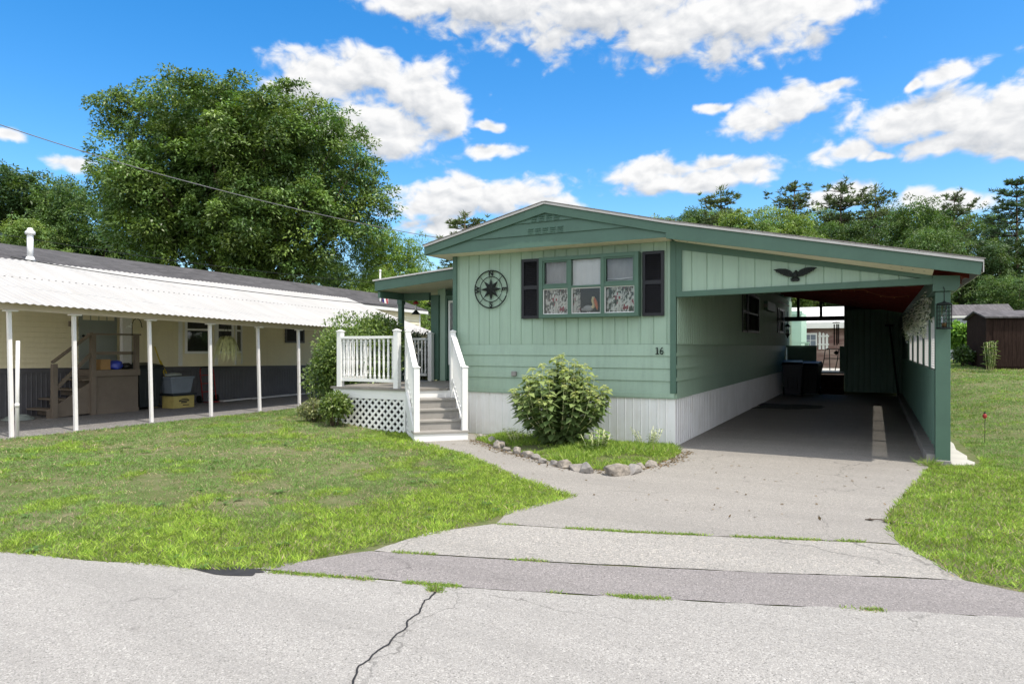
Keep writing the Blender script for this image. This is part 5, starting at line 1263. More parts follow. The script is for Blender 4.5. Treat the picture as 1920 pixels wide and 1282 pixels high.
blades('joint_weeds', X, Y, np.full(n, .004), .015 + .028 * rng.random(n), .004 + .003 * rng.random(n), lawn_cols(n, np.clip(.3 + .6 * rng.random(n), 0, 1), np.full(n, .12), np.zeros(n)), 'low weeds growing along the joints between road and driveway', 'weeds', 1.1)
for (cx, cy, lab) in ((3.26, -.12, 'grass tuft at the foot of the front carport post'), (.255, -6.665, 'small weed tuft at the top of the road crack')):
    n = 260; X = cx + rng.normal(0, .06 if cx > 1 else .025, n); Y = cy + rng.normal(0, .05 if cx > 1 else .02, n)
    V, Fc, cc = None, None, None
    o = blades('grass_tuft', X, Y, np.full(n, .004), (.06 + .14 * rng.random(n)) * (1 if cx > 1 else .3), .006, lawn_cols(n, np.full(n, .5), np.full(n, .2), np.zeros(n)), lab, 'grass tuft', 1.1)
    del o['kind']; solo(o, (cx, cy, 0)); o['group'] = 'grass tufts on the pavement'
# dead leaves and bark litter along the stones, weeds in the lawn
rl_ = [(-3.05, -.80), (-2.2, -1.5), (-1.34, -2.05), (-.62, -2.40), (-.10, -2.52), (.22, -1.75), (.32, -1.0), (.24, -.4)]
X, Y = joint(rl_, 190, .075, 0); x2, y2 = scatter([(-3.4, -1.6), (-.2, -4.0), (2.6, -4.2), (3.1, -.6), (.3, -.3), (-.1, -2.6), (-3.0, -.9)], 150); X = np.concatenate([X, x2]); Y = np.concatenate([Y, y2]); n = len(X)
C = np.stack([X, Y, np.full(n, .011)], 1); D = rng.normal(size=(n, 3)) * np.array([1, 1, .18]); D[:, 2] = np.abs(D[:, 2]); N = np.tile([0., 0, 1], (n, 1)) + rng.normal(size=(n, 3)) * .3
V, Fc, cc = leaves(C, D, N, rng.uniform(.02, .055, n), rng.uniform(.010, .026, n), np.array([.17, .115, .06])[None] * rng.uniform(.4, 1.5, (n, 1)), .15)
stuff(np_mesh('leaf_litter', V, Fc, cc, 'leaf'), 'scattered brown dead leaves along the flower bed stones and driveway', 'leaf litter')
X, Y = scatter(lawnL, 2600); k = (fbm(X + 60, Y, 1.2) > .52) & (rng.random(len(X)) < .35); X, Y = X[k], Y[k]; m_ = len(X); per = 9; n = m_ * per; kk = np.repeat(np.arange(m_), per)
th = np.tile(np.arange(per) * 2.4, m_) + rng.random(n); sz_ = rng.uniform(.6, 1.4, m_)[kk]
C = np.stack([X[kk], Y[kk], ground_z(X, Y)[kk] + .018], 1); D = np.stack([np.cos(th), np.sin(th), rng.uniform(.25, .7, n)], 1); N = np.tile([0., 0, 1], (n, 1))
V, Fc, cc = leaves(C, D, N, .065 * sz_ * rng.uniform(.6, 1.2, n), .022 * sz_, np.array([.12, .215, .05])[None] * rng.uniform(.65, 1.3, (n, 1)), .12, .35)
stuff(np_mesh('lawn_weeds', V, Fc, cc, 'leaf'), 'low broad leaved weeds dotted through the left lawn', 'weeds')
# twig on the driveway
p = at(1622, 976); m = MB(); m.tube([(0, 0, .012), (.10, .03, .02), (.22, -.01, .014), (.33, .03, .01)], [.005, .004, .003, .002], 5); m.tube([(.10, .03, .02), (.16, .10, .015)], .002, 5)
for k in range(9): t = random.random(); m.add([(.3 * t, .03 * math.sin(9 * t), .012), (.3 * t + .03, .05, .02), (.3 * t + .06, .02 * k % .06, .012), (.3 * t + .03, -.01, .016)], [(0, 1, 2, 3)])
o = m.build('twig', 'bark', recalc=False); o.location = p; tag(o, 'small dry twig lying on the driveway', 'twig')

# ------------------------------------------------------------------ edging stones
rk = [(900, 822, 15), (911, 824, 11), (922, 832, 16), (934, 840, 19), (949, 846, 13), (967, 851, 16), (988, 858, 21), (1005, 862, 15), (1014, 869, 14), (1038, 873, 15), (1056, 879, 23), (1078, 883, 22), (1098, 888, 25), (1152, 893, 34), (1186, 889, 24), (1201, 879, 16), (1220, 877, 21)]
ordn = ['first', 'second', 'third', 'fourth', 'fifth', 'sixth', 'seventh', 'eighth', 'ninth', 'tenth', 'eleventh', 'twelfth', 'thirteenth', 'fourteenth', 'fifteenth', 'sixteenth', 'seventeenth']
for i, (x, y, w) in enumerate(rk):
    p = at(x, y); dist_ = (p - CAM).length; rad = min(w, 30) * dist_ / 1280 * .95
    nb_ = at(*rk[min(i + 1, len(rk) - 1)][:2]) - at(*rk[max(i - 1, 0)][:2]); bm = bmesh.new(); bmesh.ops.create_icosphere(bm, subdivisions=4, radius=1)
    sx, sy, sz = rad * random.uniform(1.0, 1.3), rad * random.uniform(.6, .8), rad * random.uniform(.48, .68)
    planes = [(Vector((random.gauss(0, 1), random.gauss(0, 1), random.gauss(0, .7))).normalized(), random.uniform(.42, .8)) for _ in range(15)]
    for v in bm.verts:
        c = v.co.copy()
        for nrm, dd in planes:
            e = c.dot(nrm) - dd
            if e > 0: c -= nrm * e * .9
        c *= 1 + .10 * mnoise.noise(v.co * 2.3 + Vector((i * 7, 0, 0))) + .035 * mnoise.noise(v.co * 9 + Vector((0, i, 0)))
        v.co = Vector((c.x * sx, c.y * sy, c.z * sz))
    me = bpy.data.meshes.new('edging_stone'); bm.to_mesh(me); bm.free(); me.materials.append(MATS['stone']); me.polygons.foreach_set('use_smooth', [True] * len(me.polygons))
    o = bpy.data.objects.new('edging_stone', me); COL.objects.link(o); o.location = (p.x, p.y + sy * .5, sz * .38); o.rotation_euler = (random.uniform(-.2, .2), random.uniform(-.2, .2), math.atan2(nb_.y, nb_.x) + random.uniform(-.3, .3))
    look = 'broad pale' if w > 22 else ('grey' if w > 15 else 'small grey')
    tag(o, f'{look} edging stone, {ordn[i]} from the porch steps along the flower bed', 'stone', 'stones edging the flower bed')

# ================================================================== SHRUBS
def leafy(name, C, D, N, L, W, col, mat, parent, fold=.12, droop=.15):
    V, Fc, cc = leaves(C, D, N, L, W, col, fold, droop); return np_mesh(name, V, Fc, cc, mat, parent)
def ball_bush(name, loc, rad, hgt, n, ll, lw, col, label, cat='bush', mat='leaf_gloss', var=.35, lobes=9, stems=7, flat=1.0, tips=None):
    r = empty(name, loc, 0, label, cat)
    m = MB()
    for k in range(stems):
        t = 6.283 * k / stems + random.random(); a = random.uniform(.3, .75) * rad
        m.tube([(0.05 * math.cos(t), .05 * math.sin(t), -.03), (a * .5 * math.cos(t), a * .5 * math.sin(t), hgt * .4), (a * math.cos(t), a * math.sin(t), hgt * .82)], [.018, .012, .004], 6)
    m.build('stems', 'bark', r, local=True)
    cx = [np.array([0, 0, hgt * .55])] + [np.array([math.cos(t) * rad * random.uniform(.35, .6), math.sin(t) * rad * random.uniform(.35, .6), hgt * random.uniform(.32, .72)]) for t in [6.283 * k / lobes + random.random() * .6 for k in range(lobes)]]
    rr = [min(rad, hgt * .5) * .85] + [min(rad, hgt * .6) * random.uniform(.36, .56) for _ in range(lobes)]
    w = np.array([q_ ** 2 for q_ in rr]); idx = rng.choice(len(cx), n, p=w / w.sum())
    dirs = unit(rng.normal(size=(n, 3)) + np.array([0, 0, .25])); rad_ = (rng.random(n) ** .35)
    nz_ = 1 + .22 * np.array([mnoise.noise(Vector(d * 2.6) + Vector((i_ * 3.1, 0, 0))) for d, i_ in zip(dirs, idx)])
    C = np.array(cx)[idx] + dirs * (np.array(rr)[idx] * rad_ * nz_)[:, None] * np.array([1, 1, flat]); C[:, 2] = np.maximum(C[:, 2], .03)
    D = dirs * .8 + rng.normal(size=(n, 3)) * .6 + np.array([0, 0, .15]); N = rng.normal(size=(n, 3)) * .6 + np.array([.2, 0, 1.0]) + dirs * .3
    c = np.array(col)[None] * rng.uniform(1 - var, 1 + var, (n, 1)) * np.where(rng.random((n, 1)) < .15, np.array([[1.5, 1.3, .9]]), 1)
    if tips is not None: k = (rad_ > .86) & (rng.random(n) < .5); c[k] = np.array(tips)[None] * rng.uniform(.8, 1.2, (k.sum(), 1))
    leafy('foliage', C, D, N, ll * rng.uniform(.6, 1.25, n), lw * rng.uniform(.7, 1.2, n), c, mat, r)
    return r
ball_bush('round_bush', (-6.98, 1.0, .05), 1.10, 2.22, 32000, .085, .036, (.115, .185, .05), 'large rounded green bush growing left of the white porch railing', 'bush', tips=(.20, .28, .07), lobes=13)
ball_bush('dark_bush', (-7.35, 3.9, 0), .62, 2.4, 4200, .10, .05, (.022, .035, .018), 'dark purple green bush behind the back porch railing', 'bush', lobes=7, var=.4)
ball_bush('shrub', (-5.78, -1.0, .08), .30, .66, 1700, .075, .045, (.11, .17, .04), 'small leafy green shrub in front of the lattice skirt', 'shrub', lobes=6, stems=5, tips=(.17, .23, .06))
ball_bush('shrub', (-6.42, -.88, .12), .34, .44, 1500, .06, .03, (.16, .19, .08), 'low variegated pale green shrub left of the lattice skirt', 'shrub', lobes=6, stems=5, tips=(.30, .31, .15))
p = far(1797, 640, 27.5); ball_bush('bush', (p.x, p.y, .75), .55, 2.15, 3200, .15, .09, (.14, .28, .04), 'bright green bush between carport post and brown shed', 'bush', lobes=7, tips=(.24, .42, .06))
p = far(1806, 660, 25.5); ball_bush('bush', (p.x, p.y, .72), .40, .85, 1500, .12, .06, (.06, .11, .03), 'low darker bush at the left side of the brown shed', 'bush', lobes=6)
# stemmed weeds
def stalks(name, loc, ns, hh, spread, ll, lw, col, label, cat='plant', per=14, up=.4):
    r = empty(name, loc, 0, label, cat); m = MB(); C, D = [], []
    for k in range(ns):
        t = random.uniform(0, 6.283); a = spread * random.random() ** .5; h_ = hh * random.uniform(.65, 1.05); b = Vector((a * .5 * math.cos(t), a * .5 * math.sin(t), 0)); e = Vector((a * math.cos(t), a * math.sin(t), h_))
        m.tube([b, b.lerp(e, .5) + Vector((.01, 0, .0)), e], [.006, .005, .003], 5)
        for j in range(per):
            u = .15 + .85 * (j + random.random()) / per; ph = j * 2.4 + random.random(); C.append(b.lerp(e, u)); D.append((math.cos(ph), math.sin(ph), up + random.uniform(-.2, .2)))
    m.build('stems', 'spider_leaf', r, local=True); C = np.array(C); D = np.array(D); n = len(C)
    leafy('foliage', C, D, np.tile([0.0, 0.0, 1.0], (n, 1)) + rng.normal(size=(n, 3)) * .25, ll * rng.uniform(.6, 1.2, n), lw * rng.uniform(.7, 1.2, n), np.array(col)[None] * rng.uniform(.7, 1.3, (n, 1)), 'leaf', r, .12, .3)
    return r
p = far(1856, 690, 22.8); stalks('tall_weed', (p.x, p.y, .70), 18, .95, .30, .17, .085, (.13, .20, .05), 'tall leafy weeds growing at the corner of the brown shed', per=14)
p = at(906, 808); stalks('tall_weed', (p.x, p.y, .01), 1, .62, .02, .05, .012, (.20, .22, .10), 'single thin weed stalk beside the porch steps', per=40, up=1.2)
p = at(583, 778); stalks('tall_weed', (p.x, p.y, .12), 5, .75, .10, .05, .02, (.16, .2, .08), 'thin weed stalks left of the variegated shrub', per=16)
p = at(1110, 862); stalks('bed_plant', (p.x - .1, p.y + .35, .06), 16, .30, .22, .09, .045, (.16, .25, .06), 'low broad leaved plant in front of the flowering bush', per=10)
p = at(1190, 850); stalks('bed_plant', (p.x + .05, p.y + .45, .06), 14, .26, .25, .05, .02, (.15, .22, .06), 'low feathery plant right of the flowering bush', per=14)
p = at(960, 838); stalks('bed_plant', (p.x, p.y + .25, .05), 14, .22, .25, .06, .03, (.17, .25, .05), 'low bright plant left of the flowering bush', per=10)
# flowering bush in the bed: arching stems with paired heart-shaped leaves and pale tips
fb_ = empty('flowering_bush', (-1.47, -.92, .05), 0, 'broad leaved bush with pale yellow green tips in the flower bed', 'bush')
m = MB(); C, D, N, Ls, Ws, cc = [], [], [], [], [], []
for k in range(88):
    t = random.uniform(0, 6.283); rr = .70 * random.random() ** .6; top = 1.28 * (1 - .42 * (rr / .7) ** 2) * random.uniform(.82, 1.06)
    if k % 6 == 0: top *= 1.02
    b = Vector((.10 * math.cos(t), .10 * math.sin(t), 0)); e = Vector((rr * 1.1 * math.cos(t), rr * .85 * math.sin(t), top)); mid = b.lerp(e, .5) + Vector((rr * .25 * math.cos(t), rr * .2 * math.sin(t), .04))
    pth = [b.lerp(mid, u / 4) if u <= 4 else mid.lerp(e, (u - 4) / 4) for u in range(9)]; m.tube(pth, [.008 - .0007 * u for u in range(9)], 5)
    nn = 13
    for j in range(nn):
        u = .12 + .88 * j / (nn - 1); f = u * 8; i0 = min(7, int(f)); q_ = pth[i0].lerp(pth[i0 + 1], f - i0); ph = j * 1.57 + k
        for s_ in (0, math.pi):
            a = ph + s_ + random.uniform(-.4, .4); C.append(q_); D.append((math.cos(a), math.sin(a), random.uniform(-.35, .2))); N.append((random.uniform(-.3, .3), random.uniform(-.4, .1), 1))
            sz = random.uniform(.12, .19) * (1 - .35 * max(0, u - .8) / .2); Ls.append(sz); Ws.append(sz * .68)
            g = random.uniform(.75, 1.25); base = Vector((.14, .205, .075)).lerp(Vector((.30, .36, .13)), max(0.0, u - .70) / .30 * .8); cc.append(tuple(base * g))
    for j in range(9):       # tip rosette
        a = j * .7 + k; C.append(e + Vector((0, 0, random.uniform(-.03, .025)))); D.append((math.cos(a), math.sin(a), random.uniform(.0, .5))); N.append((0, -.1, 1)); Ls.append(random.uniform(.05, .085)); Ws.append(random.uniform(.022, .036)); cc.append(tuple(Vector((.50, .53, .20)) * random.uniform(.75, 1.2)))
m.build('stems', 'spider_leaf', fb_, local=True)
V, Fc, c_ = leaves(np.array(C), np.array(D), np.array(N), np.array(Ls), np.array(Ws), np.array(cc), .10, .28); np_mesh('foliage', V, Fc, c_, 'leaf', fb_)

# ================================================================== TREES
def sublobes(lobes, rmin, rmax, k=5.0):
    out = []
    for x, y, z, r in lobes:
        n = max(3, int(k * (r / rmax) ** 2 * 1.6)); d = unit(rng.normal(size=(n, 3)) + np.array([0, 0, .15])); q_ = r * rng.uniform(.60, .92, n)
        rr = rng.uniform(rmin, rmax, n) * (1 if r > rmax else .6)
        for i in range(n): out.append((x + d[i, 0] * q_[i], y + d[i, 1] * q_[i], z + d[i, 2] * q_[i], rr[i]))
    return out
def crown_arrays(lobes, nclump, per, cr, ll, lw, col, var, up=.2, hollow=.5, droop=.25, starry=.9):
    lob = np.array(lobes, float); w = lob[:, 3] ** 2; li = rng.choice(len(lob), nclump, p=w / w.sum())
    d = unit(rng.normal(size=(nclump, 3)) + np.array([0, 0, up])); rr = hollow + (1.04 - hollow) * rng.random(nclump) ** .6
    cc = lob[li, :3] + d * (lob[li, 3] * rr)[:, None]
    csz = cr * rng.uniform(.6, 1.35, nclump)
    ctone = rng.uniform(1 - var, 1 + var, nclump); cwarm = rng.random(nclump)
    k = np.repeat(np.arange(nclump), per); n = len(k)
    o = unit(rng.normal(size=(n, 3)) + d[k] * .7 + np.array([0, 0, .75])); C = cc[k] + o * np.array([1, 1, .8]) * (csz[k] * (.45 + .55 * rng.random(n) ** .6))[:, None]
    D = o * np.array([1, 1, .25]) * starry + rng.normal(size=(n, 3)) * .38 + np.array([0, 0, -droop]); N = rng.normal(size=(n, 3)) * .42 + o * .6 + np.array([.15, 0, .8])
    c = np.array(col)[None] * ctone[k][:, None] * rng.uniform(.75, 1.28, (n, 1)); c = c * (1 + (cwarm[k][:, None] - .5) * np.array([[.45, .18, -.2]]))
    return leaves(C, D, N, ll * rng.uniform(.6, 1.25, n), lw * rng.uniform(.7, 1.2, n), c, 0, .1)
def trunk_mesh(mb, base, lobes, trunk_h, rad):
    b = Vector(base); top = b + Vector((rad * .6, 0, trunk_h)); mb.tube([b, b.lerp(top, .5) + Vector((rad * .2, 0, 0)), top], [rad * 1.25, rad, rad * .85], 10)
    for l in lobes:
        c = Vector(l[:3]); s0 = b.lerp(top, random.uniform(.75, 1.0)); md = s0.lerp(c, .5) + Vector((0, 0, -.08 * (c - s0).length)); mb.tube([s0, md, c, c + (c - md) * min(.25, .4 * l[3] / max(.1, (c - md).length))], [rad * .45, rad * .28, rad * .12, rad * .03], 7)
# the big oak, its lobes set to the crown's outline
OD = 33.0; oc = far(452, 400, OD)
ol = []
fwd = Vector((-_s, _c, 0))
for x, y, r_, dd in [(x_ + 14, y_ + (13 if y_ < 262 else 6), a_, b_) for x_, y_, a_, b_ in ((455, 330, 4.0, 0), (330, 300, 3.2, 1), (290, 235, 2.5, 0), (325, 175, 1.6, .5), (355, 200, 2.2, 2), (430, 185, 2.0, 1), (438, 150, 1.1, 0), (500, 220, 2.5, .5), (565, 215, 2.0, 1), (615, 240, 1.9, 0), (655, 285, 1.7, .5), (600, 310, 2.9, -1), (680, 350, 1.8, 0), (715, 372, 1.1, 0), (640, 395, 2.1, -.5), (560, 420, 3.0, -2), (470, 430, 3.2, -2.4), (380, 420, 3.0, -2), (310, 400, 2.8, -1), (250, 350, 2.3, 0), (235, 420, 2.0, 0), (215, 355, 1.2, 0), (240, 290, 1.3, 0), (205, 185, .8, 0), (232, 205, .9, 0), (180, 195, .5, 0), (222, 240, .7, 0), (420, 260, 3.0, -2.5), (520, 300, 3.0, -2.8), (330, 350, 2.8, -2.6), (605, 470, 1.8, -1), (690, 418, .9, 0), (540, 500, 2.2, -1.5), (430, 505, 2.2, -1.5), (330, 490, 2.2, -1.5), (260, 480, 1.8, -.5), (590, 515, 1.5, -1), (455, 330, 4.5, 3.5), (370, 300, 3.4, 3), (560, 330, 3.6, 3))]:
    p = far(x, y, OD) + fwd * dd; ol.append((p.x - oc.x, p.y - oc.y, p.z - .2, max(.3, r_ * .86 - .45)))
oak = empty('oak_tree', (oc.x, oc.y, 0), 0, 'huge broad oak tree towering behind the white awning home', 'tree')
m = MB(); trunk_mesh(m, (0, 0, 0), [l for l in ol if l[3] > .6], 4.2, .42); m.build('trunk', 'bark', oak, local=True)
V, Fc, c_ = crown_arrays(sublobes(ol, .5, 1.3, 4.2), 3100, 95, .52, .19, .085, (.124, .198, .049), .42, up=.3, hollow=.62); np_mesh('crown', V, Fc, c_, 'leaf_gloss', oak)
# prototypes
def decid(name, H, Rr, seed, col, nl=15, ncl=620, per=34, ll=.34, lw=.15, cr=.75, trunk=None, hollow=.4, droop=.2, mat='leaf'):
    random.seed(seed); lob = []
    for k in range(nl):
        t = 6.283 * k * .618; zf = .18 + .78 * (k + .5) / nl; prof = math.sin(math.pi * min(1, max(.08, (zf - .02) * .93))) ** .6
        a = Rr * .62 * prof * random.uniform(.5, 1.05); lob.append((a * math.cos(t), a * math.sin(t), H * zf - (.06 * H if zf > .85 else 0), Rr * random.uniform(.34, .52) * (.55 + .5 * prof)))
    r = bpy.data.objects.new(name, None); m = MB(); trunk_mesh(m, (0, 0, -.2), lob, H * .3, H * .018 + .05); me1 = m.mesh('trunk', trunk or 'bark')
    V, Fc, c_ = crown_arrays(sublobes(lob, .45, .95), int(ncl * 1.35), int(per * 1.6), cr * .72, ll * .72, lw * .72, col, .32, up=.35, hollow=.6, droop=droop); o = np_mesh('crown', V, Fc, c_, mat); me2 = o.data; bpy.data.objects.remove(o)
    return (name, me1, me2)
def pine(name, H, Rr, seed, col, whorls=20, per=12, nb=5, base=.2):
    random.seed(seed); m = MB(); m.tube([(0, 0, -.2), (.1, 0, H * .5), (0, .08, H)], [.24, .15, .03], 9); C, D, cl = [], [], []
    for wv in range(whorls):
        zf = base + (1 - base) * (wv + random.uniform(-.6, .6)) / whorls; L = Rr * (1 - zf) ** .62 * random.uniform(.6, 1.15) + .6
        for b in range(nb + (1 if wv < 8 else 0)):
            t = 6.283 * b / nb + wv * .9 + random.uniform(-.4, .4); l_ = L * random.uniform(.6, 1.15); s0 = Vector((0, 0, H * zf)); e = s0 + Vector((math.cos(t) * l_, math.sin(t) * l_, l_ * random.uniform(.05, .62)))
            m.tube([s0, s0.lerp(e, .5) - Vector((0, 0, .05 * l_)), e], [.055, .035, .012], 5)
            for q_ in range(max(5, int(l_ * 6.0))):
                u = .22 + .83 * random.random(); side = random.uniform(-.42, .42) * l_ * (1.1 - u * .6); c0 = s0.lerp(e, u) + Vector((-math.sin(t) * side, math.cos(t) * side, random.uniform(-.18, .30)))
                tn = random.uniform(.65, 1.35)
                for j in range(per):
                    C.append(c0); D.append((random.gauss(0, .8) + .4 * math.cos(t), random.gauss(0, .8) + .4 * math.sin(t), random.uniform(-.1, 1.0))); cl.append(tn)
    for j in range(60): C.append((random.gauss(0, .12), random.gauss(0, .12), H - random.random() * .7)); D.append((random.gauss(0, .6), random.gauss(0, .6), .8)); cl.append(1)
    n = len(C); cl = np.array(cl); c = np.array(col)[None] * cl[:, None] * rng.uniform(.75, 1.25, (n, 1))
    V, Fc, c_ = leaves(np.array([tuple(x) for x in C]), np.array(D), rng.normal(size=(n, 3)), .38 * rng.uniform(.6, 1.2, n), .075 * rng.uniform(.8, 1.3, n), c); me1 = m.mesh('trunk', 'bark'); o = np_mesh('crown', V, Fc, c_, 'needle'); me2 = o.data; bpy.data.objects.remove(o)
    return (name, me1, me2)
PR = {'maple': decid('maple_tree', 13, 4.6, 3, (.092, .160, .044)), 'light': decid('birch_tree', 12, 3.6, 7, (.165, .245, .07), 17, 700, 30, .30, .13, .65, 'bark_grey'), 'dark': decid('dark_tree', 13, 4.2, 11, (.068, .118, .038)), 'small': decid('locust_tree', 9, 3.5, 19, (.20, .30, .065), 16, 1250, 26, .22, .09, .5), 'slim': decid('aspen_tree', 13, 2.6, 23, (.10, .165, .05), 16, 560, 30, .28, .12, .55),
      'pine': pine('pine_tree', 15, 3.6, 31, (.105, .145, .062)), 'pine2': pine('pine_tree', 15, 3.3, 37, (.125, .165, .07), 15, 13, 5, .15), 'pinedark': pine('pine_tree', 16, 4.6, 41, (.075, .125, .058), 19, 14, 6, .1)}
PH = {'maple': 13, 'light': 12, 'dark': 13, 'small': 9, 'slim': 13, 'pine': 15.2, 'pine2': 15.2, 'pinedark': 16.2}
def plant(kind, x, ytop, dist_, label, wide=1.0, group=None, rot=None):
    nm, m1, m2 = PR[kind]; p = far(x, 650, dist_); H = (1.5 + (650 - ytop) / 1280 * dist_) * (1.01 if 'pine' in kind else .94); s_ = H / PH[kind]
    r = empty(nm, (p.x, p.y, 0), random.uniform(0, 6.28) if rot is None else rot, label, 'tree', group); r.scale = (s_ * wide, s_ * wide, s_)
    for nn, me in (('trunk', m1), ('crown', m2)): o = bpy.data.objects.new(nn, me); COL.objects.link(o); o.parent = r
    return r
gl = 'trees behind the awning home'; gr_ = 'trees along the horizon behind the carport'
plant('dark', 25, 292, 44, 'dark bushy tree at the left edge behind the black roof', 1.1, gl)
plant('maple', 100, 318, 46, 'green tree with rounded top left of the huge oak', .85, gl)
plant('maple', 155, 330, 43, 'tree crown directly touching the left side of the oak', .8, gl)
plant('light', 60, 390, 40, 'lower lighter tree between the white vent pipe and dark tree', .9, gl)
plant('dark', 230, 420, 45, 'low dark tree below the left limb of the oak', 1.1, gl)
plant('dark', -60, 330, 50, 'dark tree partly cut off by the left picture edge', 1.2, gl)
plant('dark', 620, 470, 46, 'low dark tree below the right limb of the oak', 1.1, gl)
plant('small', 735, 420, 36, 'light green airy tree right of the huge oak above the porch roof', .92, gl)
plant('maple', 790, 505, 48, 'low tree between porch roof and pale far home', 1.0, gl)
plant('small', 690, 500, 33, 'small tree peeking above the awning roof beside the flag', .8, gl)
plant('pine2', 872, 398, 46, 'lone pine top rising behind the left roof slope', 1.5, gl)
plant('maple', 1330, 372, 60, 'green tree crown filling behind the feathery pale pine', .9, gr_)
plant('light', 1550, 372, 56, 'pale green tree filling the gap left of the close pair of pines', .9, gr_)
plant('maple', 1670, 372, 58, 'green tree filling the gap right of the close pair of pines', .9, gr_)
plant('dark', 1745, 378, 57, 'dark tree in the back row before the last pines', .9, gr_)
plant('maple', 1835, 380, 56, 'green tree in the back row beside the big dark pine', .9, gr_)
plant('light', 1240, 392, 58, 'pale tree in the back row at the left end of the line', .9, gr_)
plant('slim', 1215, 384, 50, 'leftmost small tree above the right roof slope', .8, gr_)
plant('slim', 1270, 372, 52, 'second tree from the left above the right roof slope', .95, gr_)
plant('dark', 1310, 378, 54, 'dark tree between two pale tops above the roof slope', .7, gr_)
plant('pine2', 1352, 350, 50, 'feathery pale pine above the carport eagle', 1.15, gr_)
plant('light', 1408, 368, 44, 'light green birch in the middle of the tree line', .95, gr_)
plant('light', 1465, 374, 46, 'light green birch just left of the tall pine', .9, gr_)
plant('pine', 1488, 343, 54, 'tall pine standing alone above the light birches', 1.0, gr_)
plant('maple', 1530, 400, 48, 'rounded green tree right of the lone tall pine', .8, gr_)
plant('pine', 1578, 344, 52, 'left pine of the close pair over the carport roof', 1.1, gr_)
plant('pine2', 1642, 347, 50, 'right pine of the close pair over the carport roof', 1.1, gr_)
plant('dark', 1610, 400, 46, 'dark leafy tree below the close pair of pines', .9, gr_)
plant('maple', 1712, 366, 47, 'rounded tree in the gap before the last pines', .8, gr_)
plant('pine', 1790, 362, 52, 'pine with open crown left of the big dark pine', .85, gr_)
plant('maple', 1755, 410, 42, 'leafy tree behind the carport roof end', .85, gr_)
plant('pinedark', 1905, 340, 44, 'big dark pine filling the upper right tree line', 1.05, gr_)
plant('dark', 1850, 440, 41, 'dark bushy tree above the sheds', 1.0, gr_)
plant('maple', 1900, 505, 37, 'lower green tree at the right edge above the brown shed', 1.1, gr_)
plant('dark', 1985, 400, 40, 'dark tree cut off by the right picture edge', 1.1, gr_)
plant('dark', 1800, 520, 46, 'low dark tree behind the utility pole', 1.2, gr_)
# ================================================================== SKY, SUN, CAMERA
SUN = Vector((.44, -.105, .89)).normalized()
w = bpy.data.worlds.new('World'); sc.world = w; w.use_nodes = True
t = NT(w.node_tree); bg = w.node_tree.nodes['Background']
sky = t.n('ShaderNodeTexSky'); sky.sky_type = 'NISHITA'; sky.sun_disc = False
sky.sun_elevation = math.asin(SUN.z); sky.sun_rotation = math.atan2(SUN.x, SUN.y); sky.air_density = 1.0; sky.dust_density = 1.0; sky.ozone_density = 2.0
gen = t.n('ShaderNodeTexCoord').outputs['Generated']
sx = t.n('ShaderNodeSeparateXYZ'); t.l(gen, sx.inputs[0])
# azimuth measured from the view heading, elevation above the horizon
rx = t.math('ADD', t.math('MULTIPLY', sx.outputs[0], _c), t.math('MULTIPLY', sx.outputs[1], _s))
ry = t.math('ADD', t.math('MULTIPLY', sx.outputs[0], -_s), t.math('MULTIPLY', sx.outputs[1], _c))
az = t.math('ARCTAN2', rx, ry); el = t.math('ARCSINE', sx.outputs[2])
cv = t.n('ShaderNodeCombineXYZ'); t.l(az, cv.inputs[0]); t.l(el, cv.inputs[1]); P2 = cv.outputs[0]
clouds = [(930, -20, 210, 85), (1130, 5, 300, 92), (1390, 30, 190, 84), (1270, 60, 170, 55), (790, -10, 130, 35), (1560, 5, 60, 30),
          (600, 145, 115, 62), (700, 135, 85, 48), (790, 185, 110, 75), (690, 245, 175, 60), (840, 220, 62, 60),
          (925, 277, 62, 17), (930, 232, 30, 11), (905, 366, 185, 42), (820, 385, 110, 32), (1000, 372, 95, 24), (880, 340, 60, 26),
          (1310, 328, 205, 30), (1240, 318, 90, 24), (1390, 312, 90, 24), (1330, 305, 60, 20),
          (1745, 218, 160, 48), (1860, 222, 130, 62), (1960, 195, 120, 60), (1800, 262, 110, 30), (1960, 250, 120, 44),
          (1405, 233, 58, 30), (1490, 190, 105, 28), (1560, 168, 46, 14), (1345, 205, 30, 12), (1455, 213, 60, 22),
          (1582, 283, 60, 21), (1650, 293, 40, 11), (1775, 132, 55, 18), (1715, 150, 18, 9), (830, 430, 70, 34), (1760, 382, 100, 26), (1580, 362, 70, 22), (20, 248, 36, 16), (470, 470, 60, 30), (130, 300, 40, 12),
          (-700, 300, 500, 90), (2700, 200, 450, 80), (-900, -200, 300, 130)]
def pa(x, y):
    r = ray(x, y); lx = (x - 960) / F; return math.atan2(lx, 1.0), math.asin(r.z / r.length)
wn = t.n('ShaderNodeTexNoise'); wn.noise_dimensions = '2D'; wn.inputs['Scale'].default_value = 9; wn.inputs['Detail'].default_value = 3; t.l(P2, wn.inputs['Vector'])
wv = t.n('ShaderNodeVectorMath', operation='MULTIPLY_ADD'); t.l(wn.outputs['Color'], wv.inputs[0]); wv.inputs[1].default_value = (.06, .04, 0); wv.inputs[2].default_value = (-.03, -.02, 0)
wp = t.n('ShaderNodeVectorMath', operation='ADD'); t.l(P2, wp.inputs[0]); t.l(wv.outputs[0], wp.inputs[1])
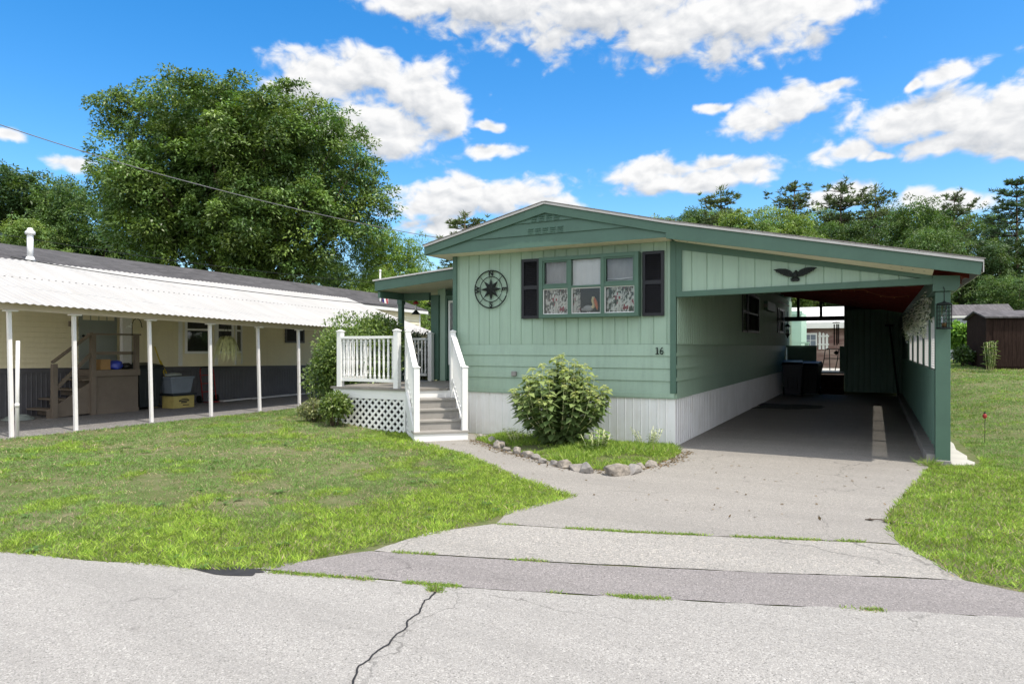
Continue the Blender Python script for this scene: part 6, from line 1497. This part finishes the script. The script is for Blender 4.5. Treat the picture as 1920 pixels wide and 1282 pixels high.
def field(vec):
    acc = None
    for x, y, rw, rh in clouds:
        a, e = pa(x, y); sa = rw / F / (1 + a * a * .6); se = rh / F * .92
        n1 = t.n('ShaderNodeVectorMath', operation='MULTIPLY_ADD'); t.l(vec, n1.inputs[0]); n1.inputs[1].default_value = (1 / sa, 1 / se, 0); n1.inputs[2].default_value = (-a / sa, -e / se, 0)
        n2 = t.n('ShaderNodeVectorMath', operation='LENGTH'); t.l(n1.outputs[0], n2.inputs[0])
        if acc is None: acc = n2.outputs['Value']
        else:
            sm = t.n('ShaderNodeMath', operation='SMOOTH_MIN'); t.l(acc, sm.inputs[0]); t.l(n2.outputs['Value'], sm.inputs[1]); sm.inputs[2].default_value = .18; acc = sm.outputs[0]
    return t.math('SUBTRACT', 1.0, acc)
f0 = field(wp.outputs[0])
up = t.n('ShaderNodeVectorMath', operation='ADD'); t.l(wp.outputs[0], up.inputs[0]); up.inputs[1].default_value = (.012, .026, 0)
f1 = field(up.outputs[0])
def bill(vec):
    wq = t.n('ShaderNodeTexNoise'); wq.noise_dimensions = '2D'; wq.inputs['Scale'].default_value = 30; wq.inputs['Detail'].default_value = 4; t.l(vec, wq.inputs['Vector'])
    wr = t.n('ShaderNodeVectorMath', operation='MULTIPLY_ADD'); t.l(wq.outputs['Color'], wr.inputs[0]); wr.inputs[1].default_value = (.022, .022, 0); t.l(vec, wr.inputs[2])
    tot = None
    for sc_, am in ((19, .46), (44, .30), (95, .12)):
        v_ = t.n('ShaderNodeTexVoronoi'); v_.voronoi_dimensions = '2D'; v_.inputs['Scale'].default_value = sc_; t.l(wr.outputs[0], v_.inputs['Vector'])
        q_ = t.math('MULTIPLY', t.math('SUBTRACT', .44, v_.outputs['Distance']), am); tot = q_ if tot is None else t.math('ADD', tot, q_)
    a = t.n('ShaderNodeTexNoise'); a.noise_dimensions = '2D'; a.inputs['Scale'].default_value = 34; a.inputs['Detail'].default_value = 7; a.inputs['Roughness'].default_value = .56; a.inputs['Distortion'].default_value = .35; t.l(vec, a.inputs['Vector'])
    return t.math('ADD', tot, t.math('MULTIPLY', t.math('SUBTRACT', a.outputs[0], .5), .95))
stv = t.n('ShaderNodeVectorMath', operation='MULTIPLY'); t.l(P2, stv.inputs[0]); stv.inputs[1].default_value = (.8, 1.25, 1)
b0 = bill(stv.outputs[0])
st2 = t.n('ShaderNodeVectorMath', operation='ADD'); t.l(stv.outputs[0], st2.inputs[0]); st2.inputs[1].default_value = (.004, .011, 0)
b1 = bill(st2.outputs[0])
bfn = t.n('ShaderNodeTexNoise'); bfn.noise_dimensions = '2D'; bfn.inputs['Scale'].default_value = 85; bfn.inputs['Detail'].default_value = 4; t.l(stv.outputs[0], bfn.inputs['Vector']); bf_ = bfn.outputs[0]
dens = t.math('ADD', t.math('ADD', f0, b0), t.math('MULTIPLY', t.math('SUBTRACT', bf_, .5), .22))
mask = t.n('ShaderNodeMapRange'); mask.interpolation_type = 'SMOOTHERSTEP'; t.l(dens, mask.inputs[0]); mask.inputs[1].default_value = -.16; mask.inputs[2].default_value = .54
# unseen cloud overhead and behind the viewer, added for whiter, stronger fill light
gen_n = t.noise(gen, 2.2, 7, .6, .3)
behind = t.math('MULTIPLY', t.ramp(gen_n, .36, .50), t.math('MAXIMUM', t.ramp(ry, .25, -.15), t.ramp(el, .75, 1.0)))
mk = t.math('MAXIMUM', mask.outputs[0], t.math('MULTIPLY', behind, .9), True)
# grey undersides where more cloud lies above, billow relief
under = t.ramp(t.math('SUBTRACT', f1, f0), -.20, .55)
relief = t.math('MULTIPLY', t.math('SUBTRACT', b1, b0), .85)
core = t.ramp(f0, .25, .9)
sh = t.math('ADD', t.math('ADD', t.math('MULTIPLY', under, .70), t.math('MULTIPLY', core, .22)), relief, True)
ccol = t.mix(sh, (1.0, 1.0, 1.0), (.50, .54, .60))
hsv = t.n('ShaderNodeHueSaturation'); hsv.inputs['Saturation'].default_value = SKY_SAT; hsv.inputs['Value'].default_value = SKY_VAL; hsv.inputs['Hue'].default_value = SKY_HUE; t.l(sky.outputs[0], hsv.inputs['Color'])
scl = t.n('ShaderNodeVectorMath', operation='SCALE'); t.l(ccol, scl.inputs[0]); t.l(t.math('MULTIPLY', t.math('ADD', 1.0, t.math('MULTIPLY', t.math('MAXIMUM', t.ramp(ry, .15, -.25), t.ramp(el, .8, 1.1)), .8)), CLOUD), scl.inputs['Scale'])  # the unseen clouds overhead and behind are brightened further, as added fill
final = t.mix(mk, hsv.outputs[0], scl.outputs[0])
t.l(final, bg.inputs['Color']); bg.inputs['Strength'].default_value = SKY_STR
w.cycles.sampling_method = 'MANUAL'; w.cycles.sample_map_resolution = 1024
sl = bpy.data.lights.new('sun', 'SUN'); sl.energy = SUN_E; sl.angle = R(.53); sl.color = (1, .93, .82)
so = bpy.data.objects.new('sun', sl); COL.objects.link(so); so.rotation_euler = SUN.to_track_quat('Z', 'Y').to_euler(); so.location = (0, 0, 30)
cam = bpy.data.cameras.new('camera'); cam.sensor_width = 36; cam.lens = 36 * F / 1920; cam.shift_y = (HY - 641) / 1920; cam.clip_end = 2000
co = bpy.data.objects.new('camera', cam); COL.objects.link(co); co.location = CAM; co.rotation_euler = (R(90), 0, TH); sc.camera = co
sc.view_settings.view_transform = 'Standard'; sc.view_settings.look = 'None'; sc.view_settings.gamma = 1; sc.view_settings.exposure = EXPO
sc.cycles.use_denoising = True; sc.cycles.max_bounces = 8; sc.cycles.diffuse_bounces = 4; sc.cycles.transparent_max_bounces = 16
sc.cycles.caustics_reflective = False; sc.cycles.caustics_refractive = False
